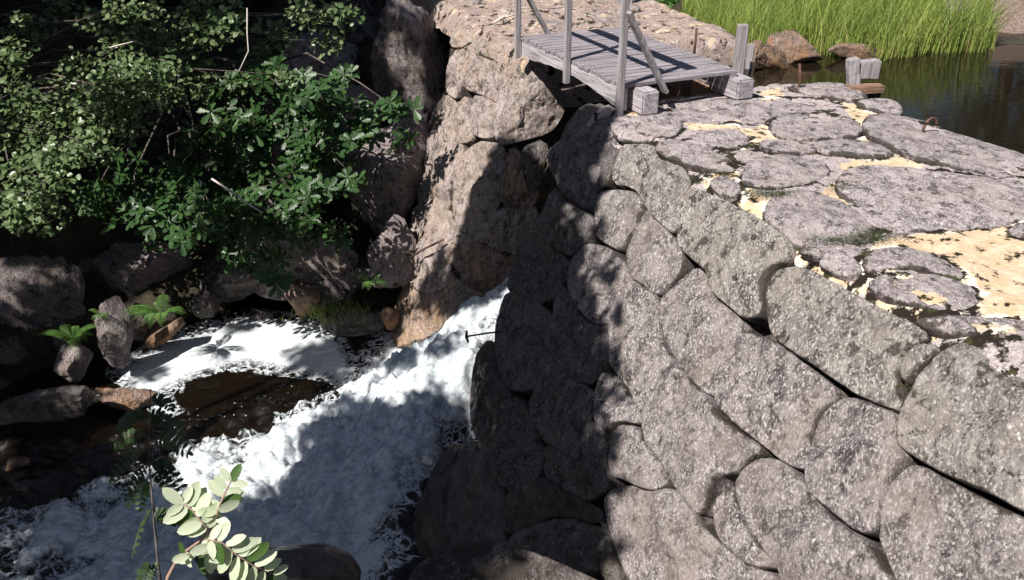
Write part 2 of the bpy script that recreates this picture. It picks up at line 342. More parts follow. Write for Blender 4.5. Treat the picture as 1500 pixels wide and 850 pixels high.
TOP = [
 [(1273,175),(1300,168),(1335,172),(1372,188),(1430,203),(1500,224),(1560,245),(1560,266),(1500,260),(1440,253),(1390,243),(1340,236),(1300,217),(1270,197)],
 [(1127,180),(1151,167),(1216,164),(1254,179),(1264,196),(1235,205),(1165,207),(1137,200)],
 [(985,166),(1010,152),(1060,145),(1100,143),(1180,141),(1230,150),(1235,161),(1180,165),(1140,168),(1118,181),(1060,181),(1000,179)],
 [(1150,129),(1200,122),(1235,124),(1278,146),(1240,149),(1190,140)],
 [(1280,146),(1312,148),(1322,160),(1318,169),(1290,165),(1262,158),(1255,148)],
 [(1000,205),(1040,194),(1085,194),(1100,207),(1080,219),(1040,217),(1005,215)],
 [(1112,212),(1130,207),(1188,213),(1193,224),(1150,228),(1116,221)],
 [(1195,210),(1225,205),(1268,206),(1315,225),(1282,233),(1221,228),(1195,220)],
 [(1089,260),(1100,237),(1165,228),(1221,246),(1193,268),(1127,277),(1092,272)],
 [(1231,274),(1246,252),(1301,249),(1409,264),(1500,284),(1570,300),(1570,325),(1500,318),(1466,331),(1381,336),(1315,341),(1280,328),(1266,302),(1238,290)],
 [(1122,308),(1139,289),(1183,285),(1235,301),(1273,329),(1278,350),(1249,362),(1168,361),(1151,342),(1126,327)],
 [(1276,412),(1315,396),(1386,406),(1430,424),(1430,449),(1386,456),(1344,446),(1306,436),(1280,426)],
 [(1262,384),(1292,365),(1344,364),(1400,391),(1411,408),(1381,402),(1315,393),(1278,402)],
 [(930,187),(960,165),(985,170),(1000,183),(990,200),(960,202),(935,197)],
 [(962,222),(985,212),(1027,217),(1073,235),(1079,250),(1048,254),(1006,243),(975,234)],
 [(1070,227),(1098,221),(1124,232),(1118,241),(1090,241)],
 [(1474,340),(1500,326),(1570,332),(1570,356),(1500,352)],
 [(1340,290),(1345,290),(1342,293)],
 [(1330,262),(1350,246),(1420,255),(1500,268),(1560,275),(1560,290),(1490,276),(1420,266)],
 [(1192,385),(1230,372),(1258,384),(1262,400),(1230,404)],
 [(1040,262),(1070,258),(1088,275),(1075,290),(1045,280)],
 [(1150,152),(1152,150),(1153,154)],
]
TOP += [[(893,178),(912,150),(960,149),(985,163),(962,205),(925,207),(903,205)],[(1165,372),(1195,362),(1262,366),(1258,378),(1215,380)],[(1340,470),(1400,462),(1500,470),(1580,485),(1500,496),(1400,490),(1362,482)]]
TOP = [t for t in TOP if len(t) > 3]
dam = thing('stone_dam', 'massive grey granite boulder dam with mortared flat top beside the dark pond', 'dam', ne(-4.6, -4.5, 0))
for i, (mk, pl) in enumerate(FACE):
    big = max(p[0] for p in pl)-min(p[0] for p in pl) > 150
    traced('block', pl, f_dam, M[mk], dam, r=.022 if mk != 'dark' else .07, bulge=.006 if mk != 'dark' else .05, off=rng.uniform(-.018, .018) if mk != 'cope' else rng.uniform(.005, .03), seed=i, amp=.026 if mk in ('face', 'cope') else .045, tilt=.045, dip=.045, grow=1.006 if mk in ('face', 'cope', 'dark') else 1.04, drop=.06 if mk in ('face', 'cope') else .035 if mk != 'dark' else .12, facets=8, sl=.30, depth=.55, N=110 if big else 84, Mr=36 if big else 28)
for i, pl in enumerate(TOP):
    traced('paving_slab', pl, f_dam, M['slab'], dam, r=.022, bulge=.008, grow=1.065, tilt=.03, drop=.020, dip=.03, off=.017+rng.uniform(-.008, .012), seed=100+i, amp=.016, depth=.14, facets=3, sl=.07, N=90, Mr=20)
# masonry core behind the blocks
def prism(name, sec_near, sec_far, mat, parent):
    n = len(sec_near); V = list(sec_near)+list(sec_far)
    Fc = [tuple(range(n)), tuple(range(2*n-1, n-1, -1))]+[(i, n+i, n+(i+1) % n, (i+1) % n) for i in range(n)]
    return mesh(name, V, Fc, mat, parent, smooth=False)
def sec(b, overh=0): return [ne(-3.4-.30, b, -.09), ne(-6.0, b, -.09), ne(-6.0, b+.3*overh, -4.5), ne(-3.4+.6*4.5-.27, b+1.6*overh, -4.5)]
prism('core', sec(0), sec(-7.2, 1), M['wetrock'], dam)
# mortar sheet over the top, with distance to the nearest slab outline
SL = []
for t in TOP+[f for _, f in FACE]:
    P = resample(chaikin(np.array(t, float)), 60); SL.append(at_z(P[:, 0], P[:, 1], 0.0)[:, :2])
SLa = np.concatenate(SL)
def sdf_poly(px, py, poly):
    poly = np.array(poly, float); P = np.stack([px, py], -1).reshape(-1, 2); n = len(poly)
    d = np.full(len(P), 1e9); ins = np.zeros(len(P), bool)
    for i in range(n):
        a = poly[i]; b = poly[(i+1) % n]; ab_ = b-a; t = np.clip(((P-a)@ab_)/(ab_@ab_), 0, 1)
        d = np.minimum(d, np.linalg.norm(P-a-t[:, None]*ab_, axis=1))
        c = ((a[1] > P[:, 1]) != (b[1] > P[:, 1])) & (P[:, 0] < (b[0]-a[0])*(P[:, 1]-a[1])/(b[1]-a[1]+1e-12)+a[0]); ins ^= c
    return np.where(ins, d, -d).reshape(px.shape)

TAN = [[(1285,352),(1400,336),(1500,322),(1590,330),(1590,492),(1400,486),(1300,458),(1255,425),(1262,385)],[(1225,242),(1290,226),(1350,230),(1350,251),(1240,252)],[(1232,150),(1290,158),(1292,216),(1262,212),(1252,180)],
 [(1086,192),(1130,180),(1144,212),(1112,214),(1086,220)],[(1160,370),(1250,362),(1280,400),(1265,434),(1210,408),(1165,388)],[(1015,260),(1075,248),(1100,278),(1145,302),(1120,322),(1060,292)],[(1188,292),(1225,266),(1242,302),(1212,312)],[(912,150),(938,148),(940,185),(925,185)],
 [(1330,262),(1400,280),(1420,300),(1370,300),(1320,280)],[(1000,178),(1010,190),(1085,190),(1085,178)],[(1300,492),(1390,470),(1420,490),(1340,505),(1300,560)],[(1110,135),(1140,128),(1150,142),(1120,150)]]
def tanmask(P):
    px, py, _ = proj(P); m = np.full(len(P), -.03)
    for t in TAN: m = np.maximum(m, np.clip(.5+sdf_poly(px, py, t)/(9+.02*(py-150)*.6), -1, 1.1))
    return m
def sheet(name, a0, a1, b0, b1, step, mat, parent, zf, aend=None):
    na = int((a1-a0)/step); nb = int((b1-b0)/step); V = []
    A, B = np.meshgrid(np.linspace(a0, a1, na), np.linspace(b0, b1, nb), indexing='ij')
    P = A[..., None]*NV+B[..., None]*EV; P[..., 2] = zf(A, B, P)
    Pf = P.reshape(-1, 3); E = np.empty(len(Pf))
    for i in range(0, len(Pf), 3000):
        d = Pf[i:i+3000, None, :2]-SLa[None]; E[i:i+3000] = np.sqrt((d**2).sum(-1)).min(1)
    Fc = [(i*nb+j, i*nb+j+1, (i+1)*nb+j+1, (i+1)*nb+j) for i in range(na-1) for j in range(nb-1)]
    o = mesh(name, Pf, Fc, mat, parent, attrs={'edge': ('POINT', E), 'tan': ('POINT', tanmask(Pf))})
    if o.data.polygons[0].normal.z < 0: o.data.flip_normals()
    return o
def zdam(A, B, P):
    nz = fbm(P, 3, 4, 3.0)*.016+fbm(P, 14, 3, 5.0)*.006
    back = np.clip((-5.9-A+fbm(P, 2.0, 3, 8)*.08)/.12, 0, 1); front = np.clip((A+3.62)/.25, 0, 1); end = np.clip((-7.14-B+fbm(P, 2.2, 3, 4)*.08)/.1, 0, 1)
    return -.006+nz-back**2*.5-front**2*.2-end**2*.7
sheet('mortar_bed', -6.06, -3.38, -7.3, -.6, .032, M['mortar'], dam, zdam)

# ------------------------------------------------------------------ far abutment
ABUT = [
 ('abut', [(736,92),(768,82),(792,96),(816,128),(831,156),(822,178),(806,197),(768,206),(736,213),(724,205),(720,188),(728,152)]),
 ('abut', [(686,138),(708,140),(727,155),(722,180),(722,198),(692,202),(682,180)]),
 ('abut', [(676,68),(700,80),(730,94),(733,108),(728,152),(708,140),(684,133),(673,120),(678,94)]),
 ('abut', [(658,74),(676,66),(679,92),(673,122),(665,148),(644,130),(648,104)]),
 ('abut', [(684,62),(700,50),(732,66),(765,80),(736,92),(704,82)]),
 ('abut', [(645,132),(664,150),(685,138),(683,180),(691,204),(660,208),(638,203),(622,178),(630,150)]),
 ('abut', [(690,204),(726,208),(746,220),(743,260),(736,304),(702,335),(670,342),(655,310),(659,260),(670,225)]),
 ('abut', [(624,180),(640,203),(670,207),(669,228),(658,262),(654,305),(625,304),(600,292),(608,240)]),
 ('abut', [(602,293),(625,304),(654,306),(670,342),(655,380),(648,415),(612,433),(586,402),(590,350)]),
 ('abutw', [(586,404),(610,433),(648,418),(652,440),(645,474),(605,497),(564,510),(562,480),(572,440)]),
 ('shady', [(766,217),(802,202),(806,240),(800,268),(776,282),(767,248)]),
 ('abutw', [(744,221),(765,216),(767,250),(777,284),(795,275),(790,300),(770,309),(736,304),(742,260)]),
 ('abut', [(652,347),(702,333),(736,304),(770,308),(790,300),(792,345),(765,376),(725,372),(698,354),(670,366)]),
 ('abutw', [(648,350),(670,364),(698,352),(725,370),(765,374),(772,405),(745,440),(700,430),(660,402)]),
 ('abutw', [(648,478),(650,400),(662,403),(700,430),(748,440),(750,480),(700,500),(650,500)]),
 ('abut', [(664,20),(676,10),(700,18),(702,48),(684,62),(676,66),(658,72)]),
 ('abut', [(666,-20),(700,-25),(705,0),(700,18),(676,10),(664,18)]),
]
ab = thing('stone_abutment', 'sunlit brown granite abutment of fitted blocks beyond the gap under the footbridge', 'abutment', ne(-4.8, -10.5, 0))
for i, (mk, pl) in enumerate(ABUT):
    traced('block', pl, f_abut, M[mk], ab, r=.022, bulge=.0, off=rng.uniform(-.02, .05), seed=300+i, amp=.040, depth=.45, grow=1.03, facets=6, sl=.40, tilt=.16, drop=.06)
def sa(k=0): return [ne(-3.47-.42, -9.3, -.09), ne(-6.2, -9.3, -.09), ne(-6.2, -9.0, -4.5), ne(-3.47+.45*4.5-.36, -8.1, -4.5)]
def sb(): return [ne(-3.47-.42, -17, -.09), ne(-6.4, -17, -.09), ne(-6.4, -17, -4.5), ne(-3.47+.45*4.5-.36, -17, -4.5)]
prism('core', sa(), sb(), M['wetrock'], ab)
SLa = at_z(*np.array([(1000, 30)]).T, 0)[:, :2]
slabs = []
rs = np.random.default_rng(5)
for ia in range(4):
    for ib in range(7):
        a = -3.95-ia*.62+rs.uniform(-.12, .12); b = -9.55-ib*.68+rs.uniform(-.15, .15)
        if rs.random() < .30: continue
        ang = np.sort(rs.uniform(0, 6.28, 9)); rad = rs.uniform(.2, .38, 9)
        P = np.array([ne(a+r_*math.cos(t), b+1.15*r_*math.sin(t), .03) for t, r_ in zip(ang, rad)])
        px, py, _ = proj(P); slabs.append((np.stack([px, py], 1), P))
SLa = np.concatenate([p[:, :2] for _, p in slabs])
def zab(A, B, P):
    nz = fbm(P, 1.6, 5, 13.0)*.06+fbm(P, 9, 3, 5.0)*.015
    return .015+nz-np.clip((-6.25-A)/.5, 0, 1)**2*.5-np.clip((A+3.62)/.2, 0, 1)**2*.3-np.clip((B+9.12)/.15, 0, 1)**2*.6
sheet('rubble_bed', -6.9, -3.42, -15.5, -8.95, .05, M['rubble'], ab, zab)
for i, (pl, _) in enumerate(slabs):
    traced('paving_slab', pl, f_abut, M['abut'], ab, r=.035, bulge=.02, off=.03, drop=.03, seed=400+i, amp=.02, depth=.12, facets=1, sl=.05, N=48, Mr=12)

# ------------------------------------------------------------------ terrain
CP = np.array([(-2,7.5,-4.2),(-3,6,-4.3),(-4,8.5,-4.0),(-5.5,6,-4.1),(-8,5,-4.2),(-3,4.5,-4.2),(-12,2,-4.4),(-6,3,-4.2),(-1.5,4.8,-4.0),(0,4.4,-3.9),(-1,8.2,-4.0),(-1.5,9,-4),
 (0,.5,.6),(2,.5,.3),(-2,.5,.3),(0,2.2,-1.8),(0,3.2,-3.3),(-3,2.2,-2.6),(-6,-1,-1),(0,-5,1),(3,0,.3),(5,0,.3),(5,-3,1),(-5,-6,.5),(-10,-4,-1),
 (-1.7,10.75,-3.3),(-3,11.3,-3.0),(-4.4,10.9,-3.0),(-5.6,9.7,-3.2),(-3.3,10.1,-4.2),(-2.3,10.0,-4.2),(-4.2,9.5,-4.1),(-1.6,9.8,-4.0),(-5,8.7,-4.1),(-3.0,10.5,-3.9),(-7,8.9,-2.7),(-10,8,-2.2),(-2,12,-1.9),(-4,12,-2.0),(-6,11.5,-1.9),(-3,14,-.3),(-7,14,.3),(-10,12,.3),(-1,14,-.5),(0,16,-.1),(-5,18,2),(-12,18,3),(-20,10,3),
 (1,12,-.3),(2.2,12.5,-.25),(2.4,11.2,-.3),(3,11.4,-.25),(4,12,-.2),(6,12.2,-.25),(8,12.2,-.2),(6,16,.1),(3,16,.05),(8.5,13.5,.3),(10,14,.5),(7,20,.8),(0,20,.8),(3,25,2),(15,16,1),
 (3.5,9.8,-1),(4.5,10.4,-.8),(6,10.6,-.8),(5,9,-1.5),(6,7,-1.8),(8,9,-1.5),(8,5,-1.5),(10,2,-1.2),(14,8,-1),(6,3,-1.2),(5,1.2,-.3),(20,5,-.5),(25,12,1),
 (1.3,9,-1.4),(.3,8.4,-3.2),(-.94,6.05,-4.0),(-.41,4.65,-3.9),(.1,3.2,-3.5),(.6,2.4,-2.4),(1,1.5,-1.2),(2.5,5,-2.5),(1,6,-3.5),(2.8,7,-2),(3.5,4,-1.5),(.5,11,-1.2),(0,12.5,-.8)], float)
def terrain_z(x, y):
    d2 = (x[..., None]-CP[:, 0])**2+(y[..., None]-CP[:, 1])**2
    w = 1/(d2+.05)**2.2
    return (w*CP[:, 2]).sum(-1)/w.sum(-1)
u = np.linspace(-1, 1, 230); sx = np.sinh(u*3.2)/math.sinh(3.2)*90; sy = np.sinh(u*3.2)/math.sinh(3.2)*90+8
XX, YY = np.meshgrid(sx, sy, indexing='ij'); ZZ = terrain_z(XX, YY)
far = np.clip((np.hypot(XX, YY-8)-18)/40, 0, 1); ZZ = ZZ*(1-far)+(1.5+far*6)*far
P = np.stack([XX, YY, ZZ], -1)
ZZ = ZZ+fbm(P*np.array([1, 1, 0]), .9, 5, 2.0)*.13*np.clip(1, 0, 1)
P[..., 2] = ZZ; n_ = len(u)
mesh('ground', P.reshape(-1, 3), [(i*n_+j, (i+1)*n_+j, (i+1)*n_+j+1, i*n_+j+1) for i in range(n_-1) for j in range(n_-1)], M['soil'])['kind'] = 'structure'

# sandy bank at the far right
def patch(name, x0, x1, y0, y1, zf, step, mat, **kw):
    nx = max(2, int((x1-x0)/step)); ny = max(2, int((y1-y0)/step))
    X, Y = np.meshgrid(np.linspace(x0, x1, nx), np.linspace(y0, y1, ny), indexing='ij')
    P = np.stack([X, Y, zf(X, Y)], -1)
    return P, [(i*ny+j, (i+1)*ny+j, (i+1)*ny+j+1, i*ny+j+1) for i in range(nx-1) for j in range(ny-1)]
P, Fc = patch('sand', 5.9, 14, 11.2, 17, lambda x, y: -.55+np.clip((y-11.2)*.42-np.clip(7.4-x, 0, 9)*.45, -1, 1.0)+.05*np.sin(x*2.1+y), .12, None)
P[..., 2] += fbm(P, 1.5, 4)*.06
mesh('shore', P.reshape(-1, 3), Fc, M['sand'])['kind'] = 'structure'

# ------------------------------------------------------------------ reservoir water
g = G('pond_water'); g.b.inputs['Base Color'].default_value = (.012, .009, .005, 1); g.b.inputs['Roughness'].default_value = .04; g.b.inputs['IOR'].default_value = 1.33
g.b.inputs['Specular IOR Level'].default_value = .5
gl = g.N.new('ShaderNodeBsdfTransparent'); gl.inputs[0].default_value = (.5, .36, .2, 1); mx = g.N.new('ShaderNodeMixShader'); mx.inputs[0].default_value = .15
g.L.new(g.b.outputs[0], mx.inputs[1]); g.L.new(gl.outputs[0], mx.inputs[2]); g.L.new(mx.outputs[0], g.N['Material Output'].inputs[0])
g.bump(g.noise(5, 3, .5, g.map((1, 2.2, 1))), .02, .09); M['pond'] = g.m
pw = [ne(-5.2, -7.0, -.3), ne(-5.2, -9.6, -.3), ne(-6.0, -12.5, -.3), np.array([5, 16, -.3]), np.array([30, 18, -.3]), np.array([30, -4, -.3]), np.array([7, -4, -.3]), ne(-5.9, -.6, -.3), ne(-5.9, -7.0, -.3)]
mesh('pond_water', pw, [tuple(range(len(pw)))], M['pond'], smooth=False)['kind'] = 'structure'

# ------------------------------------------------------------------ river water
g = G('river_water'); fo = g.attr('foam'); v = g.map((1, 1, 1), (0, 0, .6))
n1 = g.noise(4.2, 9, .76, dist=1.4); n2 = g.noise(26, 6, .7); n3 = g.noise(70, 4, .7); vr = g.vor(34)
cb = g.N.new('ShaderNodeCombineXYZ'); g.L.new(g.math('MULTIPLY', g.attr('fu'), 1.3), cb.inputs[0]); g.L.new(g.math('MULTIPLY', g.attr('fv'), 5.0), cb.inputs[1]); st1 = g.noise(1.6, 6, .65, cb.outputs[0], .6); st2 = g.noise(5, 6, .7, cb.outputs[0], .8)
tu = g.attr('turb'); fo = g.math('ADD', fo, g.math('MULTIPLY', g.math('MULTIPLY', g.math('SUBTRACT', st1, .5), tu), 1.5))
fs = g.math('ADD', fo, g.math('MULTIPLY', g.math('SUBTRACT', n1, .5), 1.0)); fs = g.math('ADD', fs, g.math('MULTIPLY', g.math('SUBTRACT', n2, .5), .9))
fm = g.ramp(fs, .26, .84)
vb = g.math('ABSOLUTE', g.math('SUBTRACT', g.noise(4.5, 6, .6, None, 1.8), .5)); spb = g.math('MULTIPLY', g.ramp(vb, .075, .0), g.ramp(g.math('ADD', fo, g.math('MULTIPLY', n1, .5)), .12, .30)); fm = g.math('MAXIMUM', fm, spb)
spk = g.math('MULTIPLY', g.ramp(vr, .17, .11), g.ramp(g.noise(3.5, 4, .6), .50, .60)); fm = g.math('MAXIMUM', fm, g.math('MULTIPLY', spk, g.ramp(fo, -.3, .08)))
fc = g.mix(g.ramp(n2, .3, .7), (.52, .57, .61), (.78, .81, .83)); fc = g.mix(g.math('MULTIPLY', g.ramp(st2, .56, .42), g.math('MULTIPLY', tu, .6)), fc, (.24, .29, .32))
wc = g.mix(g.noise(2, 4), (.002, .0015, .001), (.010, .006, .003))
g.col(g.mix(fm, wc, fc)); g.L.new(g.math('ADD', g.math('MULTIPLY', fm, .28), .08), g.b.inputs['Roughness'])
g.bump(g.math('ADD', n2, g.math('MULTIPLY', n3, .5)), .035, .4, g.bump(n1, .08, .35)); M['river'] = g.m
path = np.array([(1.3, 9.6, -2.0), (.3, 9.0, -2.35), (-.35, 8.45, -2.62), (-1.1, 7.7, -3.0), (-1.9, 7.1, -3.32), (-2.9, 6.6, -3.52), (-4.4, 6.0, -3.62)])
wid = np.array([.5, .55, .62, .85, 1.1, 1.3, 1.5])
FINE = 1
tt = np.linspace(0, len(path)-1, 120); pth = np.stack([np.interp(tt, range(len(path)), path[:, i]) for i in range(3)], 1); wd = np.interp(tt, range(len(path)), wid)
X, Y = np.meshgrid(np.arange(-9, 1.6, .024), np.arange(4.0, 10.9, .024), indexing='ij')
D2 = np.full(X.shape, 1e9); ZC = np.zeros(X.shape); UU = np.zeros(X.shape); FUa = np.zeros(X.shape); FVa = np.zeros(X.shape)
for k in range(len(pth)):
    dd = ((X-pth[k, 0])**2+(Y-pth[k, 1])**2); m = dd < D2; D2[m] = dd[m]; ZC[m] = pth[k, 2]; UU[m] = wd[k]; dt_ = pth[min(k+1, 119)]-pth[max(k-1, 0)]; dt_ = dt_[:2]/np.linalg.norm(dt_[:2]); FUa[m] = k*.06; FVa[m] = ((X-pth[k, 0])*-dt_[1]+(Y-pth[k, 1])*dt_[0])[m]; FUa[m] += ((X-pth[k, 0])*dt_[0]+(Y-pth[k, 1])*dt_[1])[m]
dn = np.sqrt(D2)/UU
base = -3.56-.04*np.clip(8-Y, 0, 4)
turb = np.exp(-(dn/1.15)**4)
Z = base+np.clip(ZC+.12-base, 0, 9)*np.exp(-(dn/.95)**3)
P = np.stack([X, Y, Z], -1); px, py, _ = proj(P)
FU = [(165,545),(230,505),(300,480),(380,463),(470,473),(500,505),(520,545),(500,560),(440,548),(360,533),(300,548),(235,575),(265,612),(235,612),(205,590),(185,560)]
FR = [(760,440),(600,470),(545,520),(490,590),(430,622),(350,655),(260,660),(190,715),(110,740),(0,790),(0,900),(500,900),(560,850),(610,810),(575,770),(600,735),(580,700),(615,672),(640,640),(680,590),(700,500),(760,500)]
FL_ = [(0,690),(60,715),(150,705),(200,720),(150,860),(0,860)]
sU = sdf_poly(px, py, FU)/38; sR = sdf_poly(px, py, FR)/45
foam = np.clip(np.maximum(sU*1.5, sR)+.36, -.6, 1.15)
foam = np.where((py > 700) & (px < 420), foam+.12, foam)-.62*np.exp(-(((px-40)/120)**2+((py-830)/60)**2))-.45*np.exp(-(((px-90)/50)**2+((py-835)/40)**2))-.2*np.exp(-(((px-250)/95)**2+((py-810)/40)**2))-.5*np.exp(-(((px-580)/45)**2+((py-790)/80)**2))
foam = np.where((turb > .6) & (px > 400), np.maximum(foam, .75*turb), foam)
foam = np.where(sdf_poly(px, py, [(270,560),(330,545),(480,560),(500,585),(430,615),(340,648),(260,640),(225,655),(120,650),(20,690),(-60,690),(-60,560),(160,560),(240,620),(275,600)]) > 0, foam-.55, foam)
Q = P.copy(); f1 = fbm(Q*np.array([1.0, 1.0, .7]), 2.4, 6, 1.0); f2 = fbm(Q, 9, 4, 7.0); rg = 1-np.abs(f1)*1.6
amt = .012+.19*turb*np.clip((Y-4)/2, .5, 1)+.03*np.clip(foam, 0, 1)*(sR > 0)
ff = fbm(np.stack([FUa*1.1, FVa*3.4, X*0], -1), 1.0, 5, 4.0); f3 = fbm(np.stack([FUa*1.6, FVa*3.0, X*0], -1), 4.0, 4, 9.0)
f5 = np.abs(fbm(Q, 5.5, 4, 21.0)); dz_ = f1*.75+rg*.2+ff*.38+f5*.40-.09+f2*.10+f3*.16; Z = Z+dz_*amt; foam = foam+np.clip(dz_-.05, -.6, .5)*.75*turb
P[..., 2] = Z; nx, ny = X.shape
keep = (terrain_z(X[::1, ::1], Y) < Z+.25)
Fc = [(i*ny+j, (i+1)*ny+j, (i+1)*ny+j+1, i*ny+j+1) for i in range(nx-1) for j in range(ny-1) if keep[i, j]]
mesh('river_water', P.reshape(-1, 3), Fc, M['river'], attrs={'foam': ('POINT', foam.reshape(-1)), 'fu': ('POINT', FUa.reshape(-1)), 'fv': ('POINT', FVa.reshape(-1)), 'turb': ('POINT', turb.reshape(-1))})['kind'] = 'structure'
P, Fc = patch('w', -40, -9, -12, 10.9, lambda x, y: -3.6+x*0, 1.0, None)
mesh('downstream_water', P.reshape(-1, 3), Fc, M['river'])['kind'] = 'structure'
# spray
def blobs(name, pts, rad, mat):
    t = (1+5**.5)/2; iv = np.array([(-1,t,0),(1,t,0),(-1,-t,0),(1,-t,0),(0,-1,t),(0,1,t),(0,-1,-t),(0,1,-t),(t,0,-1),(t,0,1),(-t,0,-1),(-t,0,1)])/1.9
    itr = [(0,11,5),(0,5,1),(0,1,7),(0,7,10),(0,10,11),(1,5,9),(5,11,4),(11,10,2),(10,7,6),(7,1,8),(3,9,4),(3,4,2),(3,2,6),(3,6,8),(3,8,9),(4,9,5),(2,4,11),(6,2,10),(8,6,7),(9,8,1)]
    V = (pts[:, None]+iv[None]*rad[:, None, None]).reshape(-1, 3); Fc = [(a+12*k, b+12*k, c+12*k) for k in range(len(pts)) for a, b, c in itr]
    return mesh(name, V, Fc, mat)
g = G('spray'); g.b.inputs['Base Color'].default_value = (.85, .88, .92, 1); g.b.inputs['Roughness'].default_value = .2; M['spray'] = g.m
pts = []
while len(pts) < 500:
    k = rs.integers(20, 110); side = rs.choice([-1, 1]) if rs.random() < .8 else rs.uniform(-1, 1)
    d = pth[min(k+1, 119)]-pth[k-1]; d = d/np.linalg.norm(d); s_ = np.array([-d[1], d[0], 0])
    q = pth[k]+s_*side*wd[k]*rs.normal(1.0, .18)+np.array([rs.normal()*.05, rs.normal()*.05, 0]); q[2] = max(pth[k][2]-.35, -3.6)+abs(rs.normal())*.14; pts.append(q)
tag(blobs('spray', np.array(pts), rs.uniform(.0015, .007, len(pts)), M['spray']), 'fine white droplets thrown up along the edges of the rushing torrent', 'spray', kind='stuff')

# ------------------------------------------------------------------ boulders
def ico(sub):
    import bmesh
    bm = bmesh.new(); bmesh.ops.create_icosphere(bm, subdivisions=sub, radius=1)
    V = np.array([v.co for v in bm.verts]); Fc = [tuple(v.index for v in f.verts) for f in bm.faces]; bm.free(); return V, Fc
ICO5 = ico(5); ICO4 = ico(4)
def boulder(px, py, w, h, depth, mat, label, cat='rock', seed=0, rot=0., thick=.8, group=None, name='rock', amp=.085, cuts=20, sq=.8, hi=False):
    r_ = np.random.default_rng(seed+900); V, Fc = ICO5 if hi or w > 90 else ICO4; V = V.copy()
    for k in range(cuts):
        nrm = r_.normal(size=3); nrm /= np.linalg.norm(nrm); d = r_.uniform(.36, .78); s = V@nrm
        ex = np.clip(s-d, 0, None); V -= nrm*ex[:, None]*.95
    lo, hi_ = V.min(0), V.max(0); V = (V-(lo+hi_)/2)/((hi_-lo)/2)
    sc = depth/FPX; hw, hh = w*sc/2, h*sc/2; th = thick*min(hw, hh)*1.0 if thick < 5 else 1
    V = V*np.array([hw, max(th, .55*hw*thick), hh])
    nn = V/np.array([hw, th, hh])**2; nn /= np.linalg.norm(nn, axis=1, keepdims=True)
    sz = min(hw, hh); o = r_.uniform(0, 40)
    V = V+nn*(fbm(V/sz, 1.1, 4, o)*sz*amp*1.5-np.abs(fbm(V/sz, 2.3, 4, o+5))*sz*amp*1.5+fbm(V/sz, 7, 3, o)*sz*amp*.35)[:, None]
    c, s = math.cos(rot), math.sin(rot)
    V = np.stack([V[:, 0]*c-V[:, 2]*s, V[:, 1], V[:, 0]*s+V[:, 2]*c], 1)
    P = at_t(px, py, depth); P[1] += .1
    ob = mesh(name, V, Fc, mat); ob.location = tuple(P)
    return tag(ob, label, cat, group)
def dz(px, py, z): return float((z-HC)/ray(px, py)[2])
BR = [
 (45,450,150,180,dz(45,520,-3.4)+.3,'bank','big rounded purple-grey boulder dappled with light at the far left edge',.1),
 (205,405,150,100,dz(205,470,-3.3)+.5,'bank','wide boulder with a lit slanting top below the leafy shrub, left of the foam pool',.35),
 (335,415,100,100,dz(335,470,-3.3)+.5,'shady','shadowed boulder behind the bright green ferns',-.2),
 (445,385,200,130,dz(450,450,-3.3)+.3,'bank','large slanting slab of rock above the head of the white foam pool',-.5),
 (160,497,55,115,dz(160,550,-3.4)-.05,'bank','upright pillar-shaped stone with a sunlit left side next to the small dark fern',-.15),
 (100,540,62,60,dz(100,565,-3.45)-.1,'bank','small pale triangular rock in front of the boulder at left',.4),
 (237,495,70,26,dz(237,520,-3.5),'brown','narrow brown stone slanting down to the edge of the foam',.75),
 (443,446,58,62,dz(443,475,-3.5),'brown','round yellowish brown stone standing at the back edge of the foam',.0),
 (55,600,150,62,dz(55,630,-3.55)-.3,'wetrock','flat dark rock with a mossy top at the lower left waterline',.15),
 (178,592,95,40,dz(185,600,-3.55)-.1,'brown','low wet brown rock at the left tip of the white foam',-.2),
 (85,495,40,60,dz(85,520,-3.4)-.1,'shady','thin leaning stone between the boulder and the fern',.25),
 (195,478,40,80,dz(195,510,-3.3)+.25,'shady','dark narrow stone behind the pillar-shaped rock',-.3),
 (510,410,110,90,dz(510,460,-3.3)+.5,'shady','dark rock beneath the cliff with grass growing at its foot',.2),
 (520,480,110,50,dz(520,490,-3.55),'wetrock','low wet dark rock at the right end of the foam pool',-.1),
 (570,472,30,40,dz(575,490,-3.5)-.2,'brown','small reddish stone wedged against the foot of the abutment',0.3),
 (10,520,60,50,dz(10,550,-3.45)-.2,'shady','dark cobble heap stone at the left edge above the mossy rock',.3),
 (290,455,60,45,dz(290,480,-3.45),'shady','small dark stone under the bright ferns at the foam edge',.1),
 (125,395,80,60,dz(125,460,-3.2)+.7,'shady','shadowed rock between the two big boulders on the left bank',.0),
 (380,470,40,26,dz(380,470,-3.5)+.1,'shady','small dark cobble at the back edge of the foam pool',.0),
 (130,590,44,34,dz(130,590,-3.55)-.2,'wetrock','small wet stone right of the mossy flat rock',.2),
 (20,690,40,34,dz(20,700,-3.6),'brown','small reddish brown stone in the stream at the left edge',.5),
 (400,590,60,40,dz(400,590,-3.75),'wetrock','submerged dark stone between the foam pool and the torrent',.2),
]
for i, (x, y, w, h, d, mk, lab, rt) in enumerate(BR): boulder(x, y, w, h, d, M[mk], lab, seed=i, rot=rt, group='rocks along the left bank')
